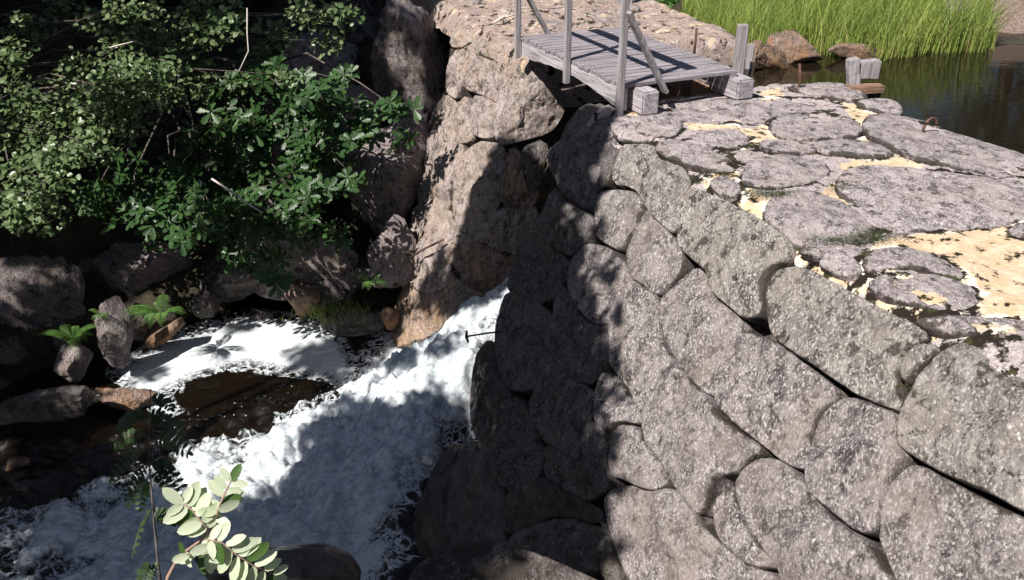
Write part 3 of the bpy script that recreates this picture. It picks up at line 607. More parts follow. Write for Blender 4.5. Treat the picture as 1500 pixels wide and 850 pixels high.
CL = [
 (607,120,120,250,12.6,'bank','tall dappled cliff rock standing left of the sunlit abutment',.12),
 (560,270,130,190,11.7,'bank','cracked cliff rock under the outstretched leafy branch tip',-.15),
 (455,125,150,150,13.0,'bank','dappled cliff boulder behind the middle shrub near the top of the picture',.1),
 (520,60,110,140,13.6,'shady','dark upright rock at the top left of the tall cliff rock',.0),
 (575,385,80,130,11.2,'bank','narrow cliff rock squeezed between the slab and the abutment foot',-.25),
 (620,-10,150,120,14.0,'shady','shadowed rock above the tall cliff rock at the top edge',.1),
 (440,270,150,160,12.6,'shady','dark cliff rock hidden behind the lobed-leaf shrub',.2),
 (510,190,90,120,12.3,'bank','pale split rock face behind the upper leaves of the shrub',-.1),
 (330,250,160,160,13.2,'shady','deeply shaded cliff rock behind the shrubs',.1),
]
for i, (x, y, w, h, d, mk, lab, rt) in enumerate(CL): boulder(x, y, w, h, d, M[mk], lab, seed=50+i, rot=rt, group='cliff rocks left of the abutment', thick=1.0)
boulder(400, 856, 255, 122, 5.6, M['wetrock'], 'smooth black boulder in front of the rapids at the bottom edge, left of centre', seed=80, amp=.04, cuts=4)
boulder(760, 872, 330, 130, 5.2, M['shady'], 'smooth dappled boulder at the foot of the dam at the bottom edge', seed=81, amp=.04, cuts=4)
boulder(1168, 76, 82, 52, dz(1168, 95, -.3), M['brown'], 'large speckled brown rock at the pond edge in front of the reeds', seed=84, rot=-.25)
boulder(1140, 92, 60, 34, dz(1140, 98, -.3)-.15, M['brown'], 'smaller brown rock lying against the large shore rock', seed=85, rot=-.5)
boulder(1250, 80, 78, 30, dz(1250, 88, -.3), M['brown'], 'low flat reddish rock at the pond edge right of the large shore rock', seed=86, rot=-.1)
boulder(1113, 80, 28, 36, dz(1113, 95, -.3)+.1, M['brown'], 'small rock just right of the wooden post on the shore', seed=87)
boulder(1055, 86, 90, 44, dz(1055, 95, -.3)+.05, M['abut'], 'low mossy outcrop at the foot of the wooden post beyond the bridge deck', seed=88)
boulder(1000, 120, 90, 30, dz(1000, 120, -.1)+.5, M['abut'], 'rock ledge seen under the near end of the bridge deck', seed=89)

# ------------------------------------------------------------------ tubes, boxes
def tube(pts, rads, n=8):
    pts = np.array(pts, float); V = []; Fc = []
    for i, p in enumerate(pts):
        d = pts[min(i+1, len(pts)-1)]-pts[max(i-1, 0)]; d /= np.linalg.norm(d)+1e-9
        a = np.cross(d, [0, 0, 1.] if abs(d[2]) < .9 else [1., 0, 0]); a /= np.linalg.norm(a); b = np.cross(d, a)
        V += [p+rads[i]*(math.cos(2*math.pi*k/n)*a+math.sin(2*math.pi*k/n)*b) for k in range(n)]
    for i in range(len(pts)-1): Fc += [(i*n+k, i*n+(k+1) % n, (i+1)*n+(k+1) % n, (i+1)*n+k) for k in range(n)]
    Fc += [tuple(range(n-1, -1, -1)), tuple(range((len(pts)-1)*n, len(pts)*n))]
    return V, Fc
def tubes(lst, n=6):
    V = []; Fc = []
    for p, r in lst:
        v, f = tube(p, r, n); k = len(V); V += v; Fc += [tuple(a+k for a in q) for q in f]
    return V, Fc
def box(c, ax, hx, j=0.0, nseg=6, wob=0.004, seed=0):
    # a rounded, slightly worn timber: centre, three axes, half sizes
    import bmesh
    bm = bmesh.new(); bmesh.ops.create_cube(bm, size=2)
    for v in bm.verts: v.co = Vector([v.co[i]*hx[i] for i in range(3)])
    k = int(np.argmax(hx)); es = [e for e in bm.edges if abs((e.verts[0].co-e.verts[1].co)[k]) > hx[k]]
    bmesh.ops.subdivide_edges(bm, edges=es, cuts=nseg)
    bmesh.ops.bevel(bm, geom=[e for e in bm.edges if e.calc_face_angle(0) > 1], offset=min(hx)*.18, segments=2, affect='EDGES')
    V = np.array([v.co for v in bm.verts]); Fc = [tuple(v.index for v in f.verts) for f in bm.faces]; bm.free()
    V = V+np.array([[mn.noise(Vector((p[0]*9+seed, p[1]*9, p[2]*9+q*7)))*wob for q in range(3)] for p in V])
    A = np.array(ax, float); A /= np.linalg.norm(A, axis=1, keepdims=True)
    return [tuple(x) for x in (V@A+np.array(c))], Fc
def join(parts):
    V = []; Fc = []; R_ = []
    for v, f in parts:
        k = len(V); V += list(v); Fc += [tuple(a+k for a in q) for q in f]; R_ += [random.random()]*len(f)
    return V, Fc, R_
def beam(name, p0, p1, w, h, mat, parent, up=(0, 0, 1), seed=0, wob=.004):
    p0 = np.array(p0, float); p1 = np.array(p1, float); d = p1-p0; ln = np.linalg.norm(d); d /= ln
    s = np.cross(d, up); s /= np.linalg.norm(s); u_ = np.cross(s, d)
    V, Fc = box((p0+p1)/2, (d, s, u_), (ln/2, w/2, h/2), seed=seed, wob=wob)
    return mesh(name, V, Fc, mat, parent, attrs={'rnd': ('FACE', [(seed*.37) % 1]*len(Fc))}, smooth=False)

# ------------------------------------------------------------------ footbridge
NL = np.array([.96, 7.66, 0]); DD = np.array([-.409, .912, 0]); WW = np.array([.912, .409, 0]); LEN, WID, ZD = 2.14, 1.24, .25
UP = np.array([0, 0, 1.])
br = thing('footbridge', 'small weathered grey plank footbridge spanning the gap in the dam', 'footbridge', NL+DD*LEN/2+WW*WID/2)
def bp(l, w, z): return NL+DD*l+WW*w+UP*z
pl = []
npl = 21; st = LEN/npl
for i in range(npl):
    c = bp((i+.5)*st, WID/2+random.uniform(-.012, .012), ZD-.016+random.uniform(-.002, .003)); tw = random.uniform(-.006, .006)
    pl.append(box(c, (WW+DD*tw, DD-WW*tw, UP+WW*random.uniform(-.004, .004)), (WID/2, st/2-.006, .016), seed=i, wob=.005))
V, Fc, R_ = join(pl); mesh('deck', V, Fc, W1, br, smooth=False, attrs={'rnd': ('FACE', R_)})
nl = []
for i in range(npl):
    for w_ in (.05, .09, WID-.1, WID-.06, WID*.5): nl.append(tube([bp((i+.5)*st+random.uniform(-.015, .015), w_+random.uniform(-.008, .008), ZD-.012), bp((i+.5)*st, w_, ZD+.0035)], [.0055, .0055], 6))
V, Fc, R_ = join(nl); tag(mesh('nail_heads', V, Fc, M['iron'], br, smooth=False), kind='stuff')
# arched fascia beam on the left edge
def fascia(w, th, mat, name):
    n = 24; V = []; zt = ZD-.034
    for i in range(n+1):
        l = LEN*i/n; bot = zt-.20+.075*math.sin(math.pi*min(1, i/n*1.15))+.05*(i/n)
        for ww in (w-th/2, w+th/2):
            V += [bp(l, ww, zt-.002), bp(l, ww, bot+.004*math.sin(i*2.1))]
    Fc = []
    for i in range(n):
        a = 4*i; b = a+4
        Fc += [(a, a+1, b+1, b), (a+2, b+2, b+3, a+3), (a, b, b+2, a+2), (a+1, a+3, b+3, b+1)]
    Fc += [(0, 2, 3, 1), (4*n, 4*n+1, 4*n+3, 4*n+2)]
    return mesh(name, V, Fc, mat, br, smooth=False)
fascia(.03, .06, W2, 'side_beam'); fascia(WID-.05, .07, W2, 'side_beam')
beam('end_block', bp(-.17, .20, .105), bp(.25, .20, .105), .17, .21, W2, br, seed=3)
beam('end_block', bp(-.12, WID+.01, .095), bp(.30, WID+.01, .095), .19, .19, W2, br, seed=4)
beam('cross_beam', bp(.7, .10, .13), bp(.7, WID-.14, .13), .1, .12, W2, br, seed=5)
for l, s in ((-.03, 1), (.98, 2), (LEN-.02, 3)):
    beam('post', bp(l, -.035, -.02 if s == 1 else .03), bp(l, -.035, 1.42), .057, .057, WV, br, up=tuple(DD), seed=s, wob=.003)
beam('handrail', bp(-.16, -.02, 1.44), bp(LEN+.12, -.02, 1.44), .12, .04, W2, br, seed=8)
beam('mid_rail', bp(.0, .018, .985), bp(LEN+.08, .018, .985), .03, .09, W2, br, seed=9)
beam('brace', bp(-.075, -.03, .88), bp(-.075, .40, .16), .035, .085, WV, br, up=tuple(DD), seed=10)
beam('brace', bp(LEN+.03, -.03, .86), bp(LEN+.03, .36, .22), .035, .085, WV, br, up=tuple(DD), seed=11)
# sluice planks under the bridge, holding the pond back
sg = thing('sluice_gate', 'dark plank sluice gate closing the gap under the footbridge', 'gate', ne(-5.05, -8.1, 0))
V, Fc, R_ = join([box(ne(-5.05, -8.1, -.25-.24*k), (EV, NV, UP), (1.05, .03, .115), seed=k) for k in range(9)])
mesh('board_panel', V, Fc, WB, sg, smooth=False, attrs={'rnd': ('FACE', R_)})
for b in (-7.5, -8.1, -8.7): beam('upright', ne(-4.97, b, -2.4), ne(-4.97, b, -.02), .1, .1, WB, sg, up=tuple(EV), seed=int(-b))

# ------------------------------------------------------------------ posts, irons
def vpost(name, px, pyb, h, w, z, label, mat=WV, lean=(0, 0), cat='post'):
    p = at_z(px, pyb, z); t = thing(name, label, cat, p); beam('shaft', p-UP*.1, p+UP*h+np.array([lean[0], lean[1], 0]), w, w*.9, mat, t, up=(0, 1, 0), seed=int(px) % 13)
    return t, p
def sp(name, px, pyb, h, w, z, label, mat=WV, lean=(0, 0), cat='post', w2=None):
    p = at_z(px, pyb, z); o = beam(name, p-UP*.45, p+UP*h+np.array([lean[0], lean[1], 0]), w, w2 or w*.9, mat, None, up=(0, 1, 0), seed=int(px) % 13)
    return tag(o, label, cat)
sp('wooden_post', 1084, 76, .30, .115, -.02, 'short square weathered post standing on the shore in front of the reeds')
sp('wooden_plank', 1096, 98, .26, .07, -.28, 'short grey board leaning at the water edge just below the square post', cat='board')
sp('wooden_post', 1385, 30, .75, .10, -.1, 'tall grey post half hidden among the reeds near the top right', lean=(.02, 0))
sp('wooden_post', 914, 6, .3, .24, 0, 'stub of a pale timber at the top edge beyond the footbridge')
def rod(name, pts, r, mat, label, cat):
    V, Fc = tube(pts, [r]*len(pts), 8); return tag(mesh(name, V, Fc, mat), label, cat)
p = at_z(1017, 78, 0); rod('iron_rod', [p-UP*.1, p+UP*.1, p+UP*.27], .014, M['rust'], 'rusty iron rod standing upright behind the bridge deck', 'rod')
p = at_z(1170, 132, 0); rod('iron_rod', [p-UP*.1, p+UP*.1, p+UP*.25+np.array([-.03, 0, 0])], .014, M['rust'], 'rusty iron rod standing at the far corner of the dam top', 'rod')
p = at_z(1352, 192, .02); a_ = np.array([.12, .02, 0])
rod('iron_hook', [p+a_*(.5-.5*math.cos(t))*1.0+UP*(.105*math.sin(t)) for t in np.linspace(-.3, 2.75, 12)], .013, M['rust'], 'curved rusty iron hook set into the dam top near the pond', 'hook')
q = hit(f_abut, np.array([615.]), np.array([380.]))[0]; q2 = hit(f_abut, np.array([652.]), np.array([352.]))[0]
nq = grad(f_abut, q[None])[0]
rod('iron_rod', [q+nq*.12, (q+q2)/2+nq*.09, q2+nq*.02], .013, M['rust'], 'rusty iron rod lying against the lit lower face of the abutment', 'rod')
pn = thing('iron_pin', 'dark iron pin with a wide head sticking out of the dam over the torrent', 'pin', at_t(716, 488, 8.1))
V, Fc = tube([at_t(748, 484, 8.25), at_t(715, 488, 8.1), at_t(684, 493, 8.0)], [.009]*3); mesh('shaft', V, Fc, M['iron'], pn)
V, Fc = tube([at_t(684, 484, 8.0), at_t(683, 493, 8.0), at_t(686, 502, 8.0)], [.009, .014, .009]); mesh('head', V, Fc, M['iron'], pn)
# wooden gate frame stub at the far corner of the dam
p = at_z(1265, 140, -.06); fr = thing('timber_frame', 'stub of a weathered timber sluice frame at the far corner of the dam', 'timber frame', p)
q = at_t(1250, 104, p[1]*CT+(HC-p[2])*ST)
def fp(x, y, dy=0): r0 = at_y(x, y, p[1]); r0[1] += dy; return r0
beam('upright', fp(1250, 138), fp(1249, 86), .10, .12, WV, fr, up=(0, 1, 0), seed=2, wob=.012)
beam('crosspiece', fp(1258, 103, .02), fp(1288, 103, .05), .12, .17, WV, fr, seed=5, wob=.014)
beam('sill_beam', fp(1240, 128, -.06), fp(1290, 128, -.02), .15, .075, WB, fr, seed=6)
beam('lower_board', fp(1258, 140, 0), fp(1288, 140, .02), .1, .08, M['iron'], fr, seed=7)
# driftwood twig
b0 = at_z(725, 34, .06); V, Fc = tubes([([at_z(722, 34, .05), at_z(735, 27, .10), at_z(743, 24, .09), at_z(749, 13, .12)], [.016, .02, .017, .008]), ([at_z(741, 25, .1), at_z(753, 22, .12), at_z(758, 13, .1)], [.014, .01, .004]), ([at_z(733, 28, .1), at_z(729, 16, .14)], [.010, .004])])
tag(mesh('twig', V, Fc, M['deadwood']), 'forked dry bleached twig lying on the far abutment top', 'twig')

# ------------------------------------------------------------------ foliage
def leaf_tpl(kind):
    if kind == 'round':
        a = np.linspace(0, 2*np.pi, 8, endpoint=False); V = np.stack([.5-.5*np.cos(a), .42*np.sin(a), .10*np.abs(np.sin(a))], 1); return V, [(0, 1, 2, 3, 4), (4, 5, 6, 7, 0)]
    if kind == 'lobed':
        xs = np.array([0, .18, .3, .42, .52, .66, .74, .88, 1.0]); ws = np.array([.02, .11, .08, .2, .13, .26, .17, .2, 0])
        V = [(x, w, .10*w-.12*x*x) for x, w in zip(xs, ws)]+[(x, -w, .10*w-.12*x*x) for x, w in zip(xs[::-1][1:], ws[::-1][1:])]+[(x, 0, -.02-.12*x*x) for x in xs[1:-1]]
        V = np.array(V); n = len(xs); Fc = []; mid = lambda i: 2*n-1+i-1
        Fc.append((0, mid(1), 1)); Fc.append((0, 2*n-2-0, mid(1))) if False else None
        L_ = list(range(n)); Rr = [0]+[2*n-2-i+0 for i in range(0)]
        up = L_; dn = [2*n-2-i+1-1 for i in range(n)]; dn = [(2*n-2)-(i) for i in range(n)]; dn[-1] = n-1
        md = [0]+[mid(i) for i in range(1, n-1)]+[n-1]
        Fc = []
        for i in range(n-1):
            f1 = [md[i], md[i+1], up[i+1], up[i]]; f2 = [md[i], dn[i], dn[i+1], md[i+1]]
            for f in (f1, f2):
                ff = [];
                for x in f:
                    if x not in ff: ff.append(x)
                if len(ff) >= 3: Fc.append(tuple(ff))
        return V, Fc
    if kind == 'leaflet':
        xs = np.array([0, .12, .35, .65, .88, 1.]); ws = np.array([0, .15, .23, .23, .14, 0.])
        V = [(x, 0, -.03-.10*x*x) for x in xs]+[(x, w, .02-.10*x*x) for x, w in zip(xs[1:-1], ws[1:-1])]+[(x, -w, .02-.10*x*x) for x, w in zip(xs[1:-1], ws[1:-1])]
        n = 6; Fc = [(0, 1, n), (1, 0, n+4)]
        for i in range(1, 4): Fc += [(i, i+1, n+i, n+i-1), (i+1, i, n+3+i, n+4+i)]
        Fc += [(4, 5, n+3), (5, 4, n+7)]
        return np.array(V), Fc
    if kind == 'pinna':
        V, F_ = leaf_tpl('leaflet'); V = V*np.array([1, .27, 1]); return V, F_
    if kind == 'diamond': return np.array([(0, 0, 0), (.45, .3, .04), (1, 0, -.05), (.45, -.3, .04)], float), [(0, 1, 2, 3)]
def frames(d, up):
    d = d/np.linalg.norm(d, axis=1, keepdims=True); s = np.cross(up, d); s /= np.linalg.norm(s, axis=1, keepdims=True)+1e-9; n = np.cross(d, s)
    return np.stack([d, s, n], 1)
def leaves(name, pos, d, up, size, kind, mat, parent=None, rnd=None):
    T, TF = leaf_tpl(kind); Fm = frames(np.asarray(d, float), np.asarray(up, float)); n = len(pos)
    V = np.einsum('kj,njc->nkc', T, Fm)*np.asarray(size)[:, None, None]+np.asarray(pos)[:, None]
    k = len(T); V = V.reshape(-1, 3); Fc = [tuple(a+k*i for a in f) for i in range(n) for f in TF]
    if rnd is None: rnd = np.random.default_rng(n).random(n)
    return mesh(name, V, Fc, mat, parent, smooth=True, attrs={'rnd': ('FACE', np.repeat(rnd, len(TF)))})
def rv(n, r_): v = r_.normal(size=(n, 3)); return v/np.linalg.norm(v, axis=1, keepdims=True)
def clump_pts(c, rad, n, r_, flat=.75):
    v = rv(n, r_)*(r_.random((n, 1))**.45)*rad; v[:, 2] *= flat; return c+v
def limb(a, b, r0, r1, r_, sag=.1, k=6):
    a = np.array(a, float); b = np.array(b, float); ln = np.linalg.norm(b-a)
    P = [a+(b-a)*t+(r_.normal(size=3)*ln*.03 if 0 < t < 1 else 0)+UP*math.sin(math.pi*t)*ln*sag for t in np.linspace(0, 1, k)]
    return P, list(np.linspace(r0, r1, k))

# --- shrub with small round leaves (left)
r_ = np.random.default_rng(21)
sh = thing('alder_bush', 'alder bush with small round pale green leaves catching the sun at left', 'bush', (-7.4, 11.0, -2.2))
base = np.array([-7.4, 11.0, -2.4]); cl = []
ALD = [(20,170,40),(60,190,60),(100,150,50),(130,120,45),(150,140,45),(200,130,50),(230,110,40),(175,180,40),(100,200,50),(30,240,50),(60,260,45),(120,210,40),(15,130,40),(200,60,40),(270,50,45),(260,90,35),(150,190,30),(15,310,35),(55,315,40),(40,290,30),(290,100,25),(210,20,30),(140,225,25),(75,230,30),(120,90,25),(185,110,30),(170,70,25),(245,140,25),(330,15,30),(80,5,15),(30,25,12),(330,40,35),(400,50,35),(450,20,30),(380,90,30),(300,130,30),(480,60,25),(420,110,20),(500,20,30),(40,40,30),(90,15,30),(140,30,25),(15,80,30),(180,10,30),(290,15,30),(350,120,20)]
pos = []; tw = []
for x, y, rr in ALD:
    dp = r_.uniform(9.3, 10.6); c = at_t(x, y, dp); rad = rr*dp/FPX*1.15
    n = int(200*(rr/40)**1.6); pos.append(clump_pts(c, rad, n, r_)); tw.append(limb(base+UP*r_.uniform(.2, 1.5), c, .022, .004, r_))
    for _ in range(5): tw.append(limb(c-UP*.05, clump_pts(c, rad, 1, r_)[0], .006, .002, r_, 0, 3))
pos = np.concatenate(pos); n = len(pos); d = rv(n, r_); d[:, 2] = d[:, 2]*.4-.25; up = np.array([-.3, -.5, .8])+rv(n, r_)*.75
leaves('foliage', pos, d, up, r_.uniform(.042, .078, n), 'round', M['alder'], sh)
V, Fc = tubes(tw); mesh('branches', V, Fc, M['bark'], sh)
# --- shrub with lobed leaves in rosettes (middle)
sh = thing('oak_bush', 'young oak bush with lobed dark green leaves in rosettes leaning over the foam pool', 'bush', (-4.4, 11.8, -2.2))
base = np.array([-4.4, 11.8, -2.3])
OAK = [(150,290,35),(190,270,45),(235,300,50),(280,280,50),(330,300,50),(300,330,45),(350,250,55),(380,300,50),(420,260,50),(400,330,40),(440,300,40),(250,330,45),(200,320,35),(370,170,50),(420,190,50),(460,170,45),(495,160,40),(400,140,35),(490,115,28),(470,140,30),(520,190,35),(545,170,28),(350,210,45),(300,230,40),(450,220,40),(480,240,30),(590,165,22),(575,155,14),(590,210,18),(520,260,18),(465,350,22),(500,345,20),(335,350,25),(145,270,18),(130,300,22),(290,200,25),(250,250,35),(410,90,15),(380,115,25),(400,405,16),(330,130,25),(320,170,30),(430,330,25),(180,240,20),(500,280,12),(440,140,35),(480,210,35),(500,250,22),(410,380,20),(540,200,20),(465,280,30),(360,370,25)]
pos = []; dd_ = []; uu = []; tw = []
for x, y, rr in OAK:
    dp = r_.uniform(9.6, 10.7); c = at_t(x, y, dp); rad = rr*dp/FPX*1.1
    tw.append(limb(base+UP*r_.uniform(.3, 1.6), c, .025, .005, r_))
    for _ in range(max(2, int(15*(rr/40)**1.7))):
        q = clump_pts(c, rad, 1, r_)[0]; ax = np.array([-.25, -.6, .75])+r_.normal(size=3)*.38; ax /= np.linalg.norm(ax)
        e1 = np.cross(ax, [1., 0, 0]); e1 /= np.linalg.norm(e1); e2 = np.cross(ax, e1); k = r_.integers(5, 8); o_ = r_.uniform(0, 6)
        tw.append(limb(c-UP*.05, q, .005, .002, r_, 0, 3))
        for j in range(k):
            t = o_+j*2*np.pi/k+r_.normal()*.2; dv = e1*math.cos(t)+e2*math.sin(t)+ax*r_.uniform(-.1, .35)
            pos.append(q+dv*.012); dd_.append(dv); uu.append(ax+r_.normal(size=3)*.25)
n = len(pos); leaves('foliage', np.array(pos), np.array(dd_), np.array(uu), r_.uniform(.10, .16, n), 'lobed', M['oak'], sh)
V, Fc = tubes(tw); mesh('branches', V, Fc, M['bark'], sh)
tw = []
for pts, rr in (([(310,262),(325,272),(345,285)], .012), ([(345,285),(365,300),(385,312)], .008), ([(362,12),(362,50),(364,75),(350,105)], .007), ([(160,70),(200,60)], .008)):
    tw.append(([at_t(x, y, 9.6) for x, y in pts], [rr]*len(pts)))
for t_ in tw: V, Fc = tubes([t_]); mesh('dead_branch', V, Fc, M['deadwood'], sh)

# --- forest trees behind: dark dense foliage
def tree(name, label, base, h, crowns, mat, leafn, lsize, seed, group='trees of the shady left bank', kind='diamond', trunk=.16):
    r_ = np.random.default_rng(seed); base = np.array(base, float)
    t = thing(name, label, 'tree', base, group); top = base+UP*h+r_.normal(size=3)*.2
    tw = [limb(base-UP*.3, top, trunk, trunk*.3, r_, 0, 9)]; pos = []
    crowns = sorted(crowns, key=lambda q_: math.hypot(q_[0][0]-top[0], q_[0][1]-top[1])); CC = np.array([q_[0] for q_ in crowns]); sub = np.zeros(len(CC)); par = []
    for i in range(len(CC)):
        dt = max(.0, np.linalg.norm(CC[i][:2]-top[:2])); j = int(np.argmin(np.linalg.norm(CC[:i]-CC[i], axis=1))) if i else -1
        par.append(j)
    for i in range(len(CC)-1, -1, -1):
        if par[i] >= 0: sub[par[i]] += sub[i]+1
    for i, (c, rad) in enumerate(crowns):
        c = np.array(c, float); f = min(.95, max(.2, (c[2]-base[2])/h*.75)); s = base+(top-base)*f if par[i] < 0 else CC[par[i]]
        r1 = .006+.0045*math.sqrt(sub[i]+1); tw.append(limb(s, c, r1*1.3 if par[i] >= 0 else max(r1*2, .03), r1, r_, .03))
        n = int(leafn*(rad/.6)**2); pos.append(clump_pts(c, rad, n, r_, .8))
        for _ in range(4): tw.append(limb(c, clump_pts(c, rad, 1, r_)[0], .012, .004, r_, 0, 3))
    V, Fc = tubes(tw[:1], 12); mesh('trunk', V, Fc, M['bark'], t)
    V, Fc = tubes(tw[1:]); mesh('branches', V, Fc, M['bark'], t)
    pos = np.concatenate(pos); n = len(pos); d = rv(n, r_); d[:, 2] *= .5; up = np.array([0, -.2, .9])+rv(n, r_)*.9
    leaves('crown', pos, d, up, r_.uniform(.7, 1.3, n)*lsize, kind, mat, t)
    return t
r_ = np.random.default_rng(77)
BT = [(-9.5,13.5,0,'dark leafy tree filling the top left corner behind the pale alder leaves'),(-6.8,14.5,.3,'dark leafy tree behind the gap between the two bushes'),(-4.2,15.2,-.2,'dark leafy tree above the cliff at the top left'),(-2.4,16,-.2,'dark tree directly behind the tall cliff rock')]
for i, (x, y, z, lab) in enumerate(BT):
    cr = [((x+r_.normal()*1.3, y+r_.normal()*.9-.8, z-1.2+r_.uniform(0, 5.5)), r_.uniform(.6, 1.1)) for _ in range(20)]
    if i == 3: cr = [c for c in cr if c[0][2] > .6 or c[0][0] < -2.4]
    tree('deciduous_tree', lab, (x, y, z-1), 7, cr, M['darkleaf'], 150, .11, 30+i)
# low dark undergrowth on the left bank
pos = []
for _ in range(75):
    x = r_.uniform(-10.5, -2.6); y = r_.uniform(10.9, 13.5)
    if x > -3.2 and y < 12: continue
    z = terrain_z(np.array([x]), np.array([y]))[0]; pos.append(clump_pts(np.array([x, y, z+.25]), r_.uniform(.25, .5), 85, r_, .8))
pos = np.concatenate(pos); n = len(pos)
tag(leaves('undergrowth', pos, rv(n, r_), np.array([0, 0, 1.])+rv(n, r_)*.6, r_.uniform(.06, .1, n), 'diamond', M['darkleaf']), 'dark leafy undergrowth covering the shaded left bank below the trees', 'undergrowth', kind='stuff')
# background trees beyond the reeds (reflected in the pond)
for i, (x, y, lab) in enumerate([(9.5, 17, 'dark round bush beyond the sandy bank at the top right corner'), (4.5, 21, 'dark tree far behind the reeds'), (13, 19, 'dark tree far right beyond the pond'), (0.5, 20, 'dark tree far beyond the abutment')]):
    cr = [((x+r_.normal()*1.5, y+r_.normal()*1.0, .4+r_.uniform(.2, 6)), r_.uniform(.8, 1.3)) for _ in range(18)]
    tree('deciduous_tree', lab, (x, y, 0), 7, cr, M['darkleaf'], 110, .15, 60+i, group='trees beyond the pond')
cr = [(tuple(at_t(1436+k*13, 2+r_.uniform(-14, 14), 13.0+r_.uniform(0, .5))), .26) for k in range(7)]
tree('overhanging_bush', 'dark bush overhanging the sandy bank at the top right corner', at_t(1500, 0, 13.8), .8, cr, M['darkleaf'], 250, .08, 71, group=None, trunk=.05)

# --- off-frame trees on the near left bank that shade the left part of the scene
SH = [  # target on the ground (px,py, z or None=dam face), radius, distance along the sun ray
]
def face_pt(x, y): return hit(f_dam, np.array([float(x)]), np.array([float(y)]))[0]
for x, y, r0 in [(760,400,.42),(745,500,.42),(790,350,.35),(800,560,.40),(835,650,.36),(770,640,.42),(730,600,.42),(805,730,.42),(720,720,.45),(850,560,.16),(845,745,.30),(780,810,.45),(840,500,.14),(690,790,.45),(650,700,.4),(870,600,.12),(700,660,.3),(815,290,.2),(790,460,.3)]:
    SH.append((face_pt(x, y), r0, r_.uniform(7.5, 9.5)))
for x, y, r0, z in [(610,560,.30,-3.1),(560,640,.45,-3.3),(640,600,.35,-3),(520,720,.4,-3.5),(480,780,.6,-3.5),(560,740,.5,-3.5),(380,790,.6,-3.5),(290,800,.5,-3.5),(200,760,.45,-3.5),(120,800,.6,-3.5),(60,760,.5,-3.5),(40,690,.4,-3.5),(110,680,.35,-3.5),
                  (660,520,.25,-2.8),(520,480,.35,-3.5),(500,530,.12,-3.5),(440,500,.14,-3.5),(100,620,.5,-3.5),(30,610,.4,-3.5),(230,630,.2,-3.5),(600,820,.5,-3.5),(400,850,.5,-2.5),(700,850,.35,-1.9)]:
    SH.append((at_z(x, y, z), r0, r_.uniform(7.5, 9.5)))
for x, y, r0, dp in [(240,160,.6,11.5),(300,60,.9,12.5),(420,60,.7,12.5),(60,60,.8,12),(150,20,.7,12),(200,210,.35,10.4),(150,240,.4,10.4),(100,330,.5,11),(200,370,.5,11),(270,430,.5,10.8),(340,400,.5,10.8),(420,390,.35,10.8),(60,520,.4,10.3),(110,440,.4,10.8),(520,60,.7,13),(590,60,.7,12.8),(470,400,.3,10.8),(620,170,.25,12),(500,330,.35,11),(540,300,.3,11),(300,120,.5,11),(520,120,.25,12),(330,140,.3,11),(170,520,.2,10.2),(530,430,.5,10.5),(240,450,.3,10.8),(15,400,.25,11),(560,400,.3,10.8),(10,220,.2,10)]:
    SH.append((at_t(x, y, dp), r0, r_.uniform(8.5, 11)))
LIT = []
for x, y, rr in ALD[:31]:
    if y > 85 and x < 290: LIT.append((at_t(x, y, 9.9), .20))
for x, y in [(250,310),(330,290),(290,330),(380,300),(200,300),(420,190),(490,160),(380,170),(555,165),(440,250)]: LIT.append((at_t(x, y, 10.1), .10))
for x, y in [(230,520),(280,500),(340,495),(400,480),(450,490),(300,520),(220,560),(245,595),(390,530),(370,515)]: LIT.append((at_z(x, y, -3.5), .13))
for x, y in [(240,680),(300,680),(350,690),(400,670),(450,640),(300,720),(370,720),(550,560),(585,515),(665,585),(635,605),(600,495),(540,540),(505,590)]: LIT.append((at_z(x, y, -3.4), .16))
LIT.append((at_t(238, 450, 10.4), .16)); LIT.append((at_t(150, 480, 10.2), .08)); LIT.append((at_t(90, 530, 10.1), .08)); LIT.append((at_t(108, 490, 10), .06)); LIT.append((at_t(25, 420, 10.8), .15))
LIT.append((at_t(190, 370, 11), .08)); LIT.append((at_t(575, 350, 11.3), .12)); LIT.append((at_t(610, 130, 12.3), .07)); LIT.append((at_t(640, 60, 12.5), .07)); LIT.append((at_t(585, 120, 12.3), .06)); LIT.append((at_t(540, 230, 11.7), .1)); LIT.append((at_t(560, 270, 11.7), .09))
for x, y in [(620,250),(640,180),(600,350),(590,430),(610,480),(660,100),(680,220),(770,150),(700,60),(670,30),(640,320),(680,10),(720,120)]: LIT.append((hit(f_abut, np.array([float(x)]), np.array([float(y)]))[0], .15))
for x, y in [(900,320),(900,420),(910,520),(910,600),(920,660),(920,740),(930,800),(950,400),(1000,500),(1000,700),(1100,600),(1100,800),(1200,500),(1300,700),(960,260),(1000,300)]: LIT.append((face_pt(x, y), .12))
LP = np.array([p for p, _ in LIT]); LR = np.array([r0 for _, r0 in LIT])
def clear(c, rc):
    w = c-LP; t = w@L; d = np.linalg.norm(w-t[:, None]*L, axis=1); return not np.any((t > .5) & (d < LR+rc*.80))
CAN = []
for gx in np.arange(-260, 680, 42):
    for gy in np.arange(-90, 500, 42):
        for rep_ in range(2):
            x = gx+r_.normal()*14; y = gy+r_.normal()*14; dp = np.interp(y, [0, 200, 480], [13.6, 12, 10.6])+r_.normal()*.4; rc = r_.choice([.22, .34, .5]) if rep_ else r_.choice([.3, .5, .7]); p = at_t(x, y, dp); s_ = r_.uniform(8.5, 11)
            CAN.append((p, rc, s_))
for gx in np.arange(120, 862, 34):
    for gy in np.arange(480, 860, 34):
        x = gx+r_.normal()*10; y = gy+r_.normal()*10
        if y < 700-.0*x and x < 440: continue
        if x > 855: continue
        p = face_pt(x, y) if x > 690-.3*max(0, y-600) else at_z(x, y, -3.3); CAN.append((p, r_.choice([.22, .32, .42]), r_.uniform(7, 9.5)))
